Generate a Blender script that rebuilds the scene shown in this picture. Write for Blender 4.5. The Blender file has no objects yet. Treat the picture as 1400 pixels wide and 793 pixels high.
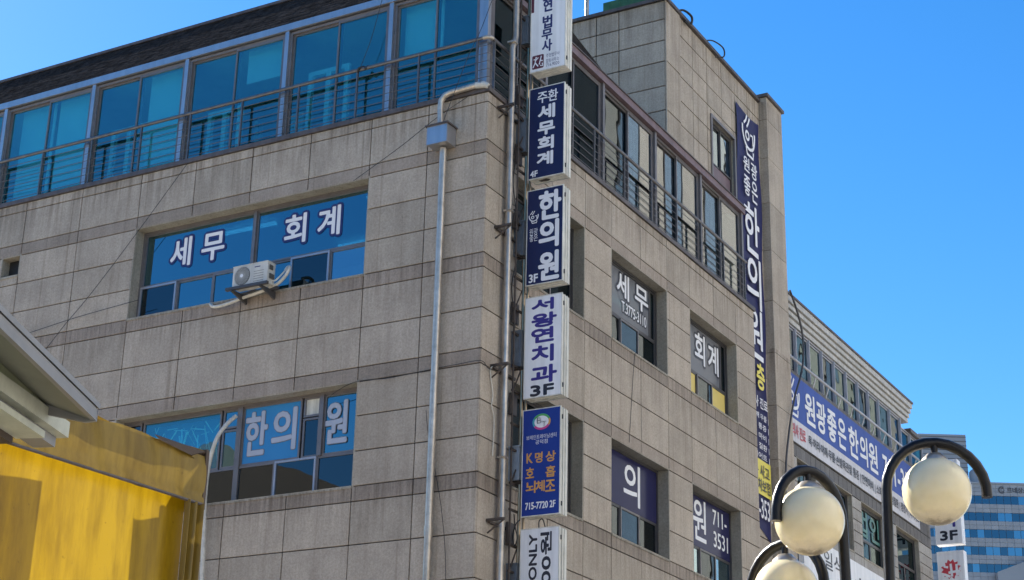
import bpy, bmesh, math, random
from mathutils import Vector, Matrix
random.seed(7)
scene = bpy.context.scene
COL = scene.collection
# ---------------------------------------------------------------- camera, sky, sun, exposure
cam = bpy.data.cameras.new("camera")
cam.sensor_width = 36.0
cam.sensor_fit = 'HORIZONTAL'
cam.lens = 60.65
cam.clip_start, cam.clip_end = 0.1, 3000
camo = bpy.data.objects.new("camera", cam)
COL.objects.link(camo)
CR, CU, CF = (0.87307997, 0.4870916, 0.02175195), (0.15538872, -0.32025595, 0.93450012), (-0.46215335, 0.81251333, 0.35529759)
CP = (13.11021, -22.10259, -10.41863)
camo.matrix_world = Matrix(((CR[0], CU[0], -CF[0], CP[0]), (CR[1], CU[1], -CF[1], CP[1]), (CR[2], CU[2], -CF[2], CP[2]), (0, 0, 0, 1)))
scene.camera = camo
SUN_DIR = Vector((-0.82, 0.34, 0.60)).normalized()
SUN_EL = math.asin(SUN_DIR.z)
SUN_AZ = math.atan2(SUN_DIR.x, SUN_DIR.y)
world = bpy.data.worlds.new("World")
scene.world = world
world.use_nodes = True
wn, wl = world.node_tree.nodes, world.node_tree.links
bg = wn['Background']
sky = wn.new('ShaderNodeTexSky')
sky.sky_type = 'NISHITA'
sky.sun_disc = False
sky.sun_elevation = SUN_EL
sky.sun_rotation = SUN_AZ
sky.altitude = 300
sky.air_density = 1.0
sky.dust_density = 0.12
sky.ozone_density = 3.0
hsv = wn.new('ShaderNodeHueSaturation')
hsv.inputs['Saturation'].default_value = 1.34
hsv.inputs['Hue'].default_value = 0.503
wl.new(sky.outputs[0], hsv.inputs['Color'])
wl.new(hsv.outputs[0], bg.inputs[0])
bg.inputs[1].default_value = 0.075
sun = bpy.data.lights.new("sun", 'SUN')
sun.energy = 5.0
sun.angle = math.radians(0.5)
sun.color = (1.0, 0.95, 0.86)
suno = bpy.data.objects.new("sun", sun)
COL.objects.link(suno)
suno.rotation_euler = SUN_DIR.to_track_quat('Z', 'Y').to_euler()
scene.view_settings.view_transform = 'Standard'
scene.view_settings.look = 'None'
scene.view_settings.gamma = 1.0
scene.view_settings.exposure = 1.56
scene.cycles.max_bounces = 10
scene.cycles.transparent_max_bounces = 16
scene.cycles.use_denoising = True
GZ = -12.0

# ---------------------------------------------------------------- materials
def srgb(r, g, b):
    f = lambda c: (c / 255 / 12.92) if c <= 10 else ((c / 255 + 0.055) / 1.055) ** 2.4
    return (f(r), f(g), f(b), 1)
def newmat(name):
    m = bpy.data.materials.new(name)
    m.use_nodes = True
    nt = m.node_tree
    return m, nt, nt.nodes['Principled BSDF']
def N(nt, typ, **kw):
    n = nt.nodes.new(typ)
    for k, v in kw.items():
        if k in n.inputs: n.inputs[k].default_value = v
        else: setattr(n, k, v)
    return n
def ramp(nt, src, stops):
    r = nt.nodes.new('ShaderNodeValToRGB')
    e = r.color_ramp.elements
    while len(e) < len(stops): e.new(0.5)
    for i, (p, c) in enumerate(stops):
        e[i].position = p
        e[i].color = c if len(c) == 4 else (*c, 1)
    nt.links.new(src, r.inputs[0])
    return r.outputs[0]
def mix(nt, a, b, fac, typ='MULTIPLY'):
    n = nt.nodes.new('ShaderNodeMix')
    n.data_type = 'RGBA'
    n.blend_type = typ
    for k, s in ((0, fac), (6, a), (7, b)):
        if isinstance(s, (int, float)): n.inputs[k].default_value = s
        elif isinstance(s, tuple): n.inputs[k].default_value = s if len(s) == 4 else (*s, 1)
        else: nt.links.new(s, n.inputs[k])
    return n.outputs[2]
def pos(nt, sx=1, sy=1, sz=1):
    g = nt.nodes.new('ShaderNodeNewGeometry')
    v = N(nt, 'ShaderNodeVectorMath', operation='MULTIPLY')
    v.inputs[1].default_value = (sx, sy, sz)
    nt.links.new(g.outputs['Position'], v.inputs[0])
    return v.outputs[0]
def noise(nt, vec, scale, detail=4, rough=0.6):
    n = N(nt, 'ShaderNodeTexNoise', Scale=scale, Detail=detail, Roughness=rough)
    nt.links.new(vec, n.inputs['Vector'])
    return n.outputs['Fac']
def paint(name, col, rough=0.5, metal=0.0, dirt=0.25, dscale=3.0, streak=0.0, rand=0.0, bump=0.0, spec=0.5):
    """plain coloured surface with mottled wear, vertical streaks and per-object variation"""
    m, nt, p = newmat(name)
    c = col if len(col) == 4 else (*col, 1)
    out = mix(nt, c, ramp(nt, noise(nt, pos(nt), dscale, 6, 0.65), [(0.3, (1 - dirt,) * 3), (0.62, (1, 1, 1))]), 1.0)
    if streak:
        out = mix(nt, out, ramp(nt, noise(nt, pos(nt, 9, 9, 0.45), 1.0, 5, 0.6), [(0.35, (1 - streak,) * 3), (0.6, (1, 1, 1))]), 1.0)
    if rand:
        oi = nt.nodes.new('ShaderNodeObjectInfo')
        out = mix(nt, out, ramp(nt, oi.outputs['Random'], [(0, (1 - rand,) * 3), (1, (1 + rand * 0.4,) * 3)]), 1.0)
    nt.links.new(out, p.inputs['Base Color'])
    p.inputs['Roughness'].default_value = rough
    p.inputs['Metallic'].default_value = metal
    p.inputs['Specular IOR Level'].default_value = spec
    if bump:
        b = N(nt, 'ShaderNodeBump', Strength=bump, Distance=0.01)
        nt.links.new(noise(nt, pos(nt), dscale * 4, 5), b.inputs['Height'])
        nt.links.new(b.outputs[0], p.inputs['Normal'])
    return m
def granite(name, col, rand=0.13):
    m, nt, p = newmat(name)
    P = pos(nt)
    sp = ramp(nt, noise(nt, P, 24, 6, 0.9), [(0.34, (0.70, 0.69, 0.67)), (0.5, (1, 1, 1)), (0.66, (1.28, 1.27, 1.26))])
    out = mix(nt, (*col, 1), sp, 1.0)
    out = mix(nt, out, ramp(nt, noise(nt, P, 1.3, 6, 0.7), [(0.3, (0.78, 0.77, 0.76)), (0.65, (1.06, 1.06, 1.06))]), 1.0)
    out = mix(nt, out, ramp(nt, noise(nt, pos(nt, 5, 5, 0.35), 1.0, 6, 0.65), [(0.36, (0.80, 0.78, 0.76)), (0.58, (1, 1, 1))]), 0.55)
    out = mix(nt, out, ramp(nt, noise(nt, pos(nt, 16, 16, 0.5), 1.0, 5, 0.6), [(0.3, (0.84, 0.83, 0.81)), (0.5, (1, 1, 1))]), 0.4)
    out = mix(nt, out, ramp(nt, noise(nt, pos(nt, 11, 11, 0.22), 1.0, 3, 0.5), [(0.60, (1, 1, 1)), (0.74, (0.62, 0.58, 0.53))]), 0.75)
    sx = nt.nodes.new('ShaderNodeSeparateXYZ')
    nt.links.new(P, sx.inputs[0])
    tot = None
    for lv, ln_ in ((2.90, 0.9), (0.0, 0.8), (-3.63, 0.8), (9.4, 1.3)):
        mr = N(nt, 'ShaderNodeMapRange')
        mr.inputs['From Min'].default_value, mr.inputs['From Max'].default_value = lv - ln_, lv
        nt.links.new(sx.outputs['Z'], mr.inputs['Value'])
        lt = N(nt, 'ShaderNodeMath', operation='LESS_THAN')
        nt.links.new(sx.outputs['Z'], lt.inputs[0])
        lt.inputs[1].default_value = lv
        mu = N(nt, 'ShaderNodeMath', operation='MULTIPLY')
        nt.links.new(mr.outputs[0], mu.inputs[0]); nt.links.new(lt.outputs[0], mu.inputs[1])
        if tot is None: tot = mu.outputs[0]
        else:
            mx_ = N(nt, 'ShaderNodeMath', operation='MAXIMUM')
            nt.links.new(tot, mx_.inputs[0]); nt.links.new(mu.outputs[0], mx_.inputs[1]); tot = mx_.outputs[0]
    st = ramp(nt, noise(nt, pos(nt, 7, 7, 0.3), 1.6, 5, 0.7), [(0.44, (0, 0, 0)), (0.66, (1, 1, 1))])
    fm = N(nt, 'ShaderNodeMath', operation='MULTIPLY')
    nt.links.new(st, fm.inputs[0]); nt.links.new(tot, fm.inputs[1])
    out = mix(nt, out, (0.50, 0.46, 0.42), fm.outputs[0])
    oi = nt.nodes.new('ShaderNodeObjectInfo')
    out = mix(nt, out, ramp(nt, oi.outputs['Random'], [(0, (1 - rand, 1 - rand, 1 - rand * 1.1)), (0.5, (1, 1, 1)), (1, (1 + rand * .5, 1 + rand * .45, 1 + rand * .35))]), 1.0)
    nt.links.new(out, p.inputs['Base Color'])
    p.inputs['Roughness'].default_value = 0.62
    p.inputs['Specular IOR Level'].default_value = 0.35
    b = N(nt, 'ShaderNodeBump', Strength=0.25, Distance=0.004)
    nt.links.new(noise(nt, P, 60, 4, 0.7), b.inputs['Height'])
    nt.links.new(b.outputs[0], p.inputs['Normal'])
    return m
def glass(name, tint=(0.30, 0.48, 0.55), refl=0.38, rcol=(0.8, 0.95, 1.0), rough=0.0, wav=0.02, wscale=0.9):
    """coated window glass: tinted see-through plus a mirror coat whose strength grows at grazing angles"""
    m = bpy.data.materials.new(name)
    m.use_nodes = True
    nt = m.node_tree
    nt.nodes.remove(nt.nodes['Principled BSDF'])
    tr = N(nt, 'ShaderNodeBsdfTransparent', Color=(*tint, 1))
    gl = N(nt, 'ShaderNodeBsdfGlossy', Color=(*rcol, 1), Roughness=rough)
    lw = N(nt, 'ShaderNodeLayerWeight', Blend=0.35)
    f = N(nt, 'ShaderNodeMapRange')
    f.inputs['To Min'].default_value = refl * 0.75
    f.inputs['To Max'].default_value = min(1.0, refl * 1.7)
    nt.links.new(lw.outputs['Facing'], f.inputs['Value'])
    mx = nt.nodes.new('ShaderNodeMixShader')
    nt.links.new(f.outputs[0], mx.inputs[0])
    nt.links.new(tr.outputs[0], mx.inputs[1])
    nt.links.new(gl.outputs[0], mx.inputs[2])
    nt.links.new(mx.outputs[0], nt.nodes['Material Output'].inputs[0])
    b = N(nt, 'ShaderNodeBump', Strength=wav, Distance=0.1)
    oi = nt.nodes.new('ShaderNodeObjectInfo')
    ad = N(nt, 'ShaderNodeVectorMath', operation='ADD')
    nt.links.new(pos(nt), ad.inputs[0])
    nt.links.new(oi.outputs['Random'], ad.inputs[1])
    nt.links.new(noise(nt, ad.outputs[0], wscale, 2, 0.4), b.inputs['Height'])
    nt.links.new(b.outputs[0], gl.inputs['Normal'])
    return m
def emit(name, col, s):
    m = bpy.data.materials.new(name)
    m.use_nodes = True
    nt = m.node_tree
    e = N(nt, 'ShaderNodeEmission', Color=(*col, 1), Strength=s)
    nt.links.new(e.outputs[0], nt.nodes['Material Output'].inputs[0])
    return m
def cloth(name, col, trans, rough=0.6, spots=True):
    """tarpaulin: diffuse plus translucent, woven grime"""
    m = bpy.data.materials.new(name)
    m.use_nodes = True
    nt = m.node_tree
    nt.nodes.remove(nt.nodes['Principled BSDF'])
    c = mix(nt, (*col, 1), ramp(nt, noise(nt, pos(nt, 7, 7, 1.2), 1.2, 6, 0.65), [(0.32, (0.62, 0.58, 0.5)), (0.6, (1, 1, 1))]), 1.0)
    c = mix(nt, c, ramp(nt, noise(nt, pos(nt, 2.5, 2.5, 2.5), 9.0, 3, 0.5), [(0.22, (0.5, 0.45, 0.35)), (0.3, (1, 1, 1))]), 0.8)
    d = N(nt, 'ShaderNodeBsdfDiffuse')
    t = N(nt, 'ShaderNodeBsdfTranslucent')
    g = N(nt, 'ShaderNodeBsdfGlossy', Roughness=0.4, Color=(1, 1, 1, 1))
    nt.links.new(c, d.inputs[0])
    nt.links.new(c, t.inputs[0])
    a = nt.nodes.new('ShaderNodeMixShader')
    a.inputs[0].default_value = trans
    nt.links.new(d.outputs[0], a.inputs[1])
    nt.links.new(t.outputs[0], a.inputs[2])
    b = nt.nodes.new('ShaderNodeMixShader')
    b.inputs[0].default_value = 0.03
    nt.links.new(a.outputs[0], b.inputs[1])
    nt.links.new(g.outputs[0], b.inputs[2])
    nt.links.new(b.outputs[0], nt.nodes['Material Output'].inputs[0])
    bm = N(nt, 'ShaderNodeBump', Strength=0.35, Distance=0.03)
    nt.links.new(noise(nt, pos(nt, 3, 3, 1.0), 2.0, 4), bm.inputs['Height'])
    nt.links.new(bm.outputs[0], d.inputs['Normal'])
    return m
M = dict(
    stone=granite('granite_panel', (0.45, 0.386, 0.312)),
    band=granite('granite_band', (0.355, 0.296, 0.24)),
    joint=paint('joint_sealant', (0.045, 0.042, 0.04), 0.9),
    reveal=granite('granite_reveal', (0.36, 0.33, 0.27)),
    cap=paint('brown_flashing', (0.115, 0.095, 0.09), 0.5, 0, 0.35, 4, 0.3),
    purple=paint('plum_fascia', (0.20, 0.135, 0.145), 0.45, 0, 0.25, 3, 0.2),
    alu=paint('bronze_aluminium', (0.215, 0.195, 0.19), 0.38, 0.5, 0.2, 5),
    alu_dark=paint('dark_aluminium', (0.09, 0.085, 0.085), 0.4, 0.3, 0.2, 5),
    alu_light=paint('pale_aluminium', (0.42, 0.42, 0.45), 0.35, 0.6, 0.15, 5),
    cladding=paint('polished_cladding', (0.50, 0.50, 0.52), 0.36, 0.85, 0.12, 2, 0.1),
    steel=paint('stainless', (0.68, 0.60, 0.50), 0.33, 0.6, 0.3, 6, 0.35),
    rail=paint('stainless_rail', (0.185, 0.18, 0.185), 0.4, 0.6, 0.3, 8, 0.2),
    rust=paint('rusty_steel', (0.11, 0.085, 0.07), 0.6, 0.3, 0.5, 9, 0.3),
    copper=paint('warm_conduit', (0.55, 0.40, 0.25), 0.32, 0.9, 0.35, 5, 0.3),
    shingle=paint('slate_shingle', (0.050, 0.047, 0.048), 1.0, 0, 0.5, 5, 0.35, 0, 0, 0.0),
    black=paint('black_rubber', (0.02, 0.02, 0.02), 0.5),
    white=paint('white_sign', (0.86, 0.86, 0.87), 0.35, 0, 0.10, 1.6, 0.12),
    cream=paint('cream_sign_case', (0.80, 0.78, 0.70), 0.4, 0, 0.2, 4, 0.28),
    navy=paint('navy_sign', (0.020, 0.027, 0.085), 0.28, 0, 0.1, 2, 0.0, spec=0.15),
    royal=paint('royal_sign', (0.022, 0.050, 0.27), 0.3, 0, 0.1, 2, 0.0, spec=0.15),
    navy_film=paint('navy_film', (0.022, 0.022, 0.075), 0.22, 0, 0.1, 2, spec=0.15),
    ltr_white=paint('white_letter', (0.80, 0.80, 0.82), 0.4, 0, 0.04),
    ltr_navy=paint('navy_letter', (0.02, 0.026, 0.13), 0.4, 0, 0.05),
    ltr_purple=paint('purple_letter', (0.04, 0.025, 0.22), 0.4, 0, 0.05),
    ltr_black=paint('black_letter', (0.018, 0.018, 0.03), 0.4, 0, 0.05),
    ltr_orange=paint('orange_letter', (0.66, 0.33, 0.07), 0.4, 0, 0.05),
    ltr_yellow=paint('yellow_letter', (0.78, 0.66, 0.08), 0.4, 0, 0.05),
    ltr_silver=paint('silver_letter', (0.50, 0.50, 0.53), 0.35, 0.3, 0.1),
    ltr_red=paint('red_letter', (0.55, 0.05, 0.07), 0.4, 0, 0.05),
    maroon=paint('maroon_print', (0.12, 0.022, 0.035), 0.4),
    ltr_green=paint('green_letter', (0.05, 0.19, 0.16), 0.4),
    pink=paint('pink_print', (0.60, 0.06, 0.25), 0.4),
    green=paint('green_print', (0.10, 0.42, 0.12), 0.4),
    teal=paint('teal_print', (0.05, 0.36, 0.45), 0.4),
    ebox=paint('grey_blue_box', (0.17, 0.205, 0.25), 0.5, 0, 0.25, 6, 0.3),
    ac=paint('aircon_casing', (0.62, 0.61, 0.56), 0.45, 0, 0.15, 5, 0.2),
    ac_dark=paint('fan_grille', (0.09, 0.085, 0.075), 0.5),
    hose=paint('white_hose', (0.66, 0.63, 0.55), 0.5, 0, 0.3, 8),
    glass_blue=glass('glass_blue_film', (0.07, 0.16, 0.22), 0.36, (0.44, 0.78, 0.86), wav=0.05),
    glass=glass('glass_clear', (0.34, 0.52, 0.58), 0.36, (0.72, 0.92, 1.0)),
    glass_teal=glass('glass_teal', (0.48, 0.82, 0.87), 0.18, (0.60, 0.92, 0.92), wav=0.05),
    glass_tower=glass('glass_tower', (0.2, 0.26, 0.28), 0.32, (0.62, 0.74, 0.82), wav=0.03),
    glass_annex=glass('glass_annex', (0.12, 0.26, 0.26), 0.14, (0.7, 0.85, 0.85), wav=0.04),
    glass_dark=glass('glass_dark', (0.20, 0.26, 0.28), 0.11, (0.8, 0.9, 0.95)),
    glass_street=glass('glass_street', (0.40, 0.46, 0.46), 0.20, (0.80, 0.82, 0.84), wav=0.008, wscale=0.5),
    foil=paint('foil_glint', (0.92, 0.95, 0.95), 0.25, 0.25, 0.05),  # near-white colour carries the glint
    film_old=paint('grey_film', (0.27, 0.28, 0.30), 0.25, 0, 0.1, 2),
    film_blue=paint('blue_film', (0.035, 0.22, 0.48), 0.2, 0, 0.08, 1.5),
    room=paint('room_wall', (0.42, 0.45, 0.43), 0.8, 0, 0.15, 0.7),
    ceil=paint('room_ceiling', (0.62, 0.64, 0.62), 0.8, 0, 0.1),
    carpet=paint('room_floor', (0.12, 0.11, 0.10), 0.9),
    curtain=paint('curtain', (0.66, 0.66, 0.60), 0.8, 0, 0.2, 2, 0.45),
    far_pane=paint('far_window', (0.17, 0.24, 0.32), 0.4),
    blind=paint('pale_blind', (0.80, 0.82, 0.80), 0.7, 0, 0.1, 0.8),
    curtain_tan=paint('tan_blind', (0.42, 0.35, 0.22), 0.8, 0, 0.2, 2, 0.3),
    sticker=paint('yellow_panel', (0.72, 0.56, 0.16), 0.5, 0, 0.08),
    tube=emit('fluorescent_tube', (0.62, 1.0, 0.93), 3.2),
    banner=paint('navy_banner', (0.026, 0.028, 0.10), 0.5, 0, 0.12, 1.2, spec=0.15),
    banner2=paint('blue_banner', (0.055, 0.110, 0.40), 0.5, 0, 0.15, 1.2, 0.12, 0, 0, 0.15),
    banner_w=paint('white_banner', (0.66, 0.65, 0.68), 0.5, 0, 0.12, 1.5, 0.15),
    tile=granite('grey_cladding', (0.16, 0.155, 0.155), 0.12),
    tile_light=granite('pale_cladding', (0.42, 0.40, 0.37), 0.12),
    cornice=paint('cornice_white', (0.56, 0.55, 0.52), 0.5, 0, 0.2, 3, 0.25),
    tarp=cloth('mustard_tarp', (0.24, 0.16, 0.026), 0.12),
    tarp_back=cloth('thin_sheet', (0.72, 0.60, 0.16), 0.70),
    tarp_thin=cloth('yellow_sheet', (0.29, 0.185, 0.004), 0.38),
    kiosk_grey=paint('kiosk_grey', (0.27, 0.27, 0.275), 0.5, 0, 0.2, 3),
    kiosk_soffit=paint('kiosk_soffit', (0.24, 0.245, 0.20), 0.6, 0, 0.15, 3),
    kiosk_green=paint('kiosk_green', (0.33, 0.36, 0.23), 0.7, 0, 0.2, 5),
    kiosk_beam=paint('kiosk_beam', (0.58, 0.60, 0.50), 0.6, 0, 0.2, 7, 0.1),
    kiosk_brown=paint('kiosk_brown', (0.08, 0.055, 0.04), 0.7),
    iron=paint('black_iron', (0.011, 0.010, 0.011), 0.32, 0, 0.3, 10, 0, 0, 0.25, 0.3),
    office_wall=paint('office_panel', (0.27, 0.29, 0.33), 0.5, 0, 0.08, 0.3, 0, 0.10),
    office_dark=paint('office_letter', (0.06, 0.06, 0.075), 0.5),
    office_glass=glass('office_glass', (0.02, 0.07, 0.10), 0.22, (0.45, 0.72, 0.85), 0.02),
    office_pane=glass('office_pane', (0.02, 0.07, 0.10), 0.40, (0.50, 0.80, 0.92), 0.02),
    tank=paint('green_tank', (0.03, 0.12, 0.055), 0.6, 0, 0.4, 6),
    asphalt=paint('asphalt', (0.055, 0.055, 0.055), 0.9, 0, 0.3, 2),
    paving=paint('paving', (0.38, 0.335, 0.275), 0.85, 0, 0.25, 2, 0, 0.12),
    line=paint('road_paint', (0.75, 0.74, 0.70), 0.7, 0, 0.3, 6),
    across=paint('beige_render', (0.36, 0.335, 0.30), 0.8, 0, 0.15, 0.6, 0.1),
    across2=paint('cream_render', (0.50, 0.465, 0.42), 0.8, 0, 0.15, 0.6, 0.1),
)
def globe_mat():
    m, nt, p = newmat('globe_acrylic')
    tc = nt.nodes.new('ShaderNodeTexCoord')
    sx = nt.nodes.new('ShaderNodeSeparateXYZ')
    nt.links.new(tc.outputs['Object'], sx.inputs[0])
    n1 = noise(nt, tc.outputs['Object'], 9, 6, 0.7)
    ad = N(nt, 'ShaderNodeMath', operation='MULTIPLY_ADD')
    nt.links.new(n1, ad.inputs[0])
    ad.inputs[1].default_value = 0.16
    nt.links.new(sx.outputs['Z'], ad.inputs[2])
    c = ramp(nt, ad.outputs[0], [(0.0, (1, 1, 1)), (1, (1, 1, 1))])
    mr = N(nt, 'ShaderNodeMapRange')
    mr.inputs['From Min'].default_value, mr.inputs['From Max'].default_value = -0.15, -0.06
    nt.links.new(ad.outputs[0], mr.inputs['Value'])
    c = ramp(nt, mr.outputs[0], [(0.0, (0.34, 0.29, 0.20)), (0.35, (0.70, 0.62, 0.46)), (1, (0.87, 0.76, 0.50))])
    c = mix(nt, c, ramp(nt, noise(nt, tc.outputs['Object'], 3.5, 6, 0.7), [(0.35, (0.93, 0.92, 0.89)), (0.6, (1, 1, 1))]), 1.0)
    nt.links.new(c, p.inputs['Base Color'])
    p.inputs['Roughness'].default_value = 0.22
    p.inputs['Subsurface Weight'].default_value = 0.35
    p.inputs['Subsurface Radius'].default_value = (0.12, 0.10, 0.06)
    return m
M['globe'] = globe_mat()
M['film'] = glass('grey_film_clear', (0.30, 0.32, 0.34), 0.10)
def film_mat():
    m, nt, p = newmat('frosted_film')
    p.inputs['Base Color'].default_value = (0.20, 0.205, 0.22, 1)
    p.inputs['Roughness'].default_value = 0.3
    p.inputs['Alpha'].default_value = 0.72
    return m
M['film'] = film_mat()

# ---------------------------------------------------------------- mesh helpers
ID = lambda u, d, v: (u, d, v)
FRONT = lambda u, d, v: (u, -d, v)                      # facade facing -Y at y=0: u=x, d=outward, v=z
def side(xp): return lambda u, d, v: (xp + d, u, v)     # facade facing +X at x=xp: u=y
def front(yp): return lambda u, d, v: (u, yp - d, v)
class MB:
    def __init__(s, T=ID):
        s.v, s.f, s.T, s.sm = [], [], T, False
    def add(s, vs, fs, T=None):
        k = len(s.v)
        T = T or s.T
        s.v += [T(*p) for p in vs]
        s.f += [tuple(i + k for i in f) for f in fs]
        return s
    def box(s, u0, u1, d0, d1, v0, v1):
        vs = [(u, d, v) for v in (v0, v1) for d in (d0, d1) for u in (u0, u1)]
        return s.add(vs, [(0, 1, 3, 2), (4, 6, 7, 5), (0, 4, 5, 1), (2, 3, 7, 6), (0, 2, 6, 4), (1, 5, 7, 3)])
    def frame(s, u0, u1, v0, v1, w, d0, d1):
        s.box(u0, u0 + w, d0, d1, v0, v1); s.box(u1 - w, u1, d0, d1, v0, v1)
        s.box(u0 + w, u1 - w, d0, d1, v0, v0 + w); return s.box(u0 + w, u1 - w, d0, d1, v1 - w, v1)
    def prism(s, pts, a, b, axis=1):
        """polygon pts in the two other axes, extruded along axis from a to b"""
        n = len(pts)
        def mk(p, t): q = list(p); q.insert(axis, t); return tuple(q)
        vs = [mk(p, a) for p in pts] + [mk(p, b) for p in pts]
        return s.add(vs, [tuple(range(n)), tuple(range(2 * n - 1, n - 1, -1))] + [(i, (i + 1) % n, n + (i + 1) % n, n + i) for i in range(n)])
    def tube(s, pts, r, n=10, cap=True):
        P = [Vector(s.T(*p)) for p in pts]
        vs, fs, m = [], [], len(P)
        up = None
        for i, p in enumerate(P):
            t = (P[min(i + 1, m - 1)] - P[max(i - 1, 0)]).normalized()
            if up is None:
                up = t.orthogonal().normalized()
            up = (up - t * up.dot(t)).normalized()
            w = t.cross(up)
            rr = r[i] if isinstance(r, (list, tuple)) else r
            vs += [tuple(p + rr * (math.cos(2 * math.pi * k / n) * up + math.sin(2 * math.pi * k / n) * w)) for k in range(n)]
        for i in range(m - 1):
            fs += [(i * n + k, i * n + (k + 1) % n, (i + 1) * n + (k + 1) % n, (i + 1) * n + k) for k in range(n)]
        if cap: fs += [tuple(range(n - 1, -1, -1)), tuple(range((m - 1) * n, m * n))]
        s.sm = True
        return s.add(vs, fs, ID)
    def lathe(s, prof, c=(0, 0, 0), n=24):
        vs, fs = [], []
        for r, z in prof: vs += [(c[0] + r * math.cos(2 * math.pi * k / n), c[1] + r * math.sin(2 * math.pi * k / n), c[2] + z) for k in range(n)]
        for i in range(len(prof) - 1):
            fs += [(i * n + k, i * n + (k + 1) % n, (i + 1) * n + (k + 1) % n, (i + 1) * n + k) for k in range(n)]
        s.sm = True
        return s.add(vs, fs, ID)
    def build(s, name, mat, parent=None, origin=None, **props):
        o0 = Vector(origin) if origin is not None else Vector(WORLD[parent.name] if parent else (0, 0, 0))
        me = bpy.data.meshes.new(name)
        me.from_pydata([tuple(Vector(p) - o0) for p in s.v], [], s.f)
        bm = bmesh.new(); bm.from_mesh(me)
        bmesh.ops.recalc_face_normals(bm, faces=bm.faces[:])
        bm.to_mesh(me); bm.free()
        if s.sm:
            for p in me.polygons: p.use_smooth = True
            try: me.set_sharp_from_angle(angle=math.radians(40))
            except Exception: pass
        return link(name, me, mat, parent, o0, **props)
WORLD = {}
def link(name, me, mat, parent, o0, **props):
    if mat is not None and not me.materials: me.materials.append(M[mat] if isinstance(mat, str) else mat)
    o = bpy.data.objects.new(name, me)
    COL.objects.link(o)
    WORLD[o.name] = tuple(o0)
    if parent is not None:
        o.parent = parent
        o.location = Vector(o0) - Vector(WORLD[parent.name])
    else: o.location = o0
    for k, v in props.items(): o[k] = v
    return o
def thing(name, label, cat, loc=(0, 0, 0), group=None, parent=None):
    o = bpy.data.objects.new(name, None)
    COL.objects.link(o)
    o.location = loc
    o.empty_display_size = 0.2
    WORLD[o.name] = tuple(loc)
    o['label'], o['category'] = label, cat
    if group: o['group'] = group
    return o

# ---------------------------------------------------------------- lettering
GLY = {}
def glyph(txt):
    if txt not in GLY:
        c = bpy.data.curves.new('t', 'FONT')
        c.body, c.size, c.resolution_u = txt, 1.0, 3
        o = bpy.data.objects.new('t', c)
        COL.objects.link(o)
        dg = bpy.context.evaluated_depsgraph_get()
        m = bpy.data.meshes.new_from_object(o.evaluated_get(dg))
        V = [(v.co.x, v.co.y) for v in m.vertices]
        F = [tuple(p.vertices) for p in m.polygons]
        bpy.data.objects.remove(o); bpy.data.curves.remove(c); bpy.data.meshes.remove(m)
        x0, x1 = min(p[0] for p in V), max(p[0] for p in V)
        y0, y1 = min(p[1] for p in V), max(p[1] for p in V)
        GLY[txt] = ([((x - x0) / (x1 - x0), (y - y0) / (y1 - y0)) for x, y in V], F)
    return GLY[txt]
def text(parent, txt, T, u0, u1, v0, v1, d, mat, bold=0.0, outline=None, name='lettering', rot=False):
    """flat print: fills the rectangle u0..u1, v0..v1 at distance d in front of wall transform T"""
    V, F = glyph(txt)
    bold = bold * 0.62
    def layer(mb, b, dd, n):
        for k in range(n + 1):
            a = 2 * math.pi * k / max(n, 1)
            du, dv = (0, 0) if k == n else (b * math.cos(a), b * math.sin(a))
            e = min(bold, (u1 - u0) * .2)
            if rot:
                f = lambda x, y: (u0 + e + (1 - y) * (u1 - u0 - 2 * e) + du, v0 + e + x * (v1 - v0 - 2 * e) + dv)
            else:
                f = lambda x, y: (u0 + e + x * (u1 - u0 - 2 * e) + du, v0 + e + y * (v1 - v0 - 2 * e) + dv)
            mb.add([(f(x, y)[0], dd + k * 0.00025, f(x, y)[1]) for x, y in V], F)
    if outline:
        mb = MB(T); layer(mb, bold + outline[1], d, 12); mb.build('outline', outline[0], parent)
        d += 0.006
    mb = MB(T); layer(mb, bold, d, 8 if bold else 0)
    return mb.build(name, mat, parent)
def stroke(mb, pts, w, d):
    """flat ribbon along pts (u,v) of width w"""
    n = len(pts); L, R = [], []
    for i, p in enumerate(pts):
        a, b = pts[max(i - 1, 0)], pts[min(i + 1, n - 1)]
        t = Vector((b[0] - a[0], b[1] - a[1])).normalized()
        L.append((p[0] - t.y * w / 2, d, p[1] + t.x * w / 2)); R.append((p[0] + t.y * w / 2, d, p[1] - t.x * w / 2))
    mb.add(L + R, [(i, i + 1, n + i + 1, n + i) for i in range(n - 1)])
def arc(cx, cy, rx, ry, a0, a1, n=14):
    return [(cx + rx * math.cos(math.radians(a0 + (a1 - a0) * k / n)), cy + ry * math.sin(math.radians(a0 + (a1 - a0) * k / n))) for k in range(n + 1)]
def bowl_logo(parent, T, u0, u1, v0, v1, d, mat='ltr_white'):
    """the clinic's emblem: an open hand shaped like a bowl with leaves above"""
    mb = MB(T); W, H = u1 - u0, v1 - v0
    g = lambda P: [(u0 + x * W, v0 + y * H) for x, y in P]
    w = 0.072 * min(W, H) * (1.0 if H > W else 1.1)
    for k, (P, ww) in enumerate(((arc(.5, .62, .44, .42, 170, 300), 1.2), (arc(.52, .60, .40, .42, 300, 372), 1.2), ([(.30, .20), (.36, .04), (.78, .04), (.80, .20)], 1.1),
                  (arc(.40, .50, .12, .10, 0, 360), 1), ([(.62, .58), (.78, .60), (.80, .36)], 1), ([(.16, .74), (.30, .84), (.40, 1.0)], 1.0), ([(.36, .70), (.48, .82), (.58, .98)], 1.0))):
        stroke(mb, g(P), w * ww, d + k * .0003)
    return mb.build('emblem', mat, parent)

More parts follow.
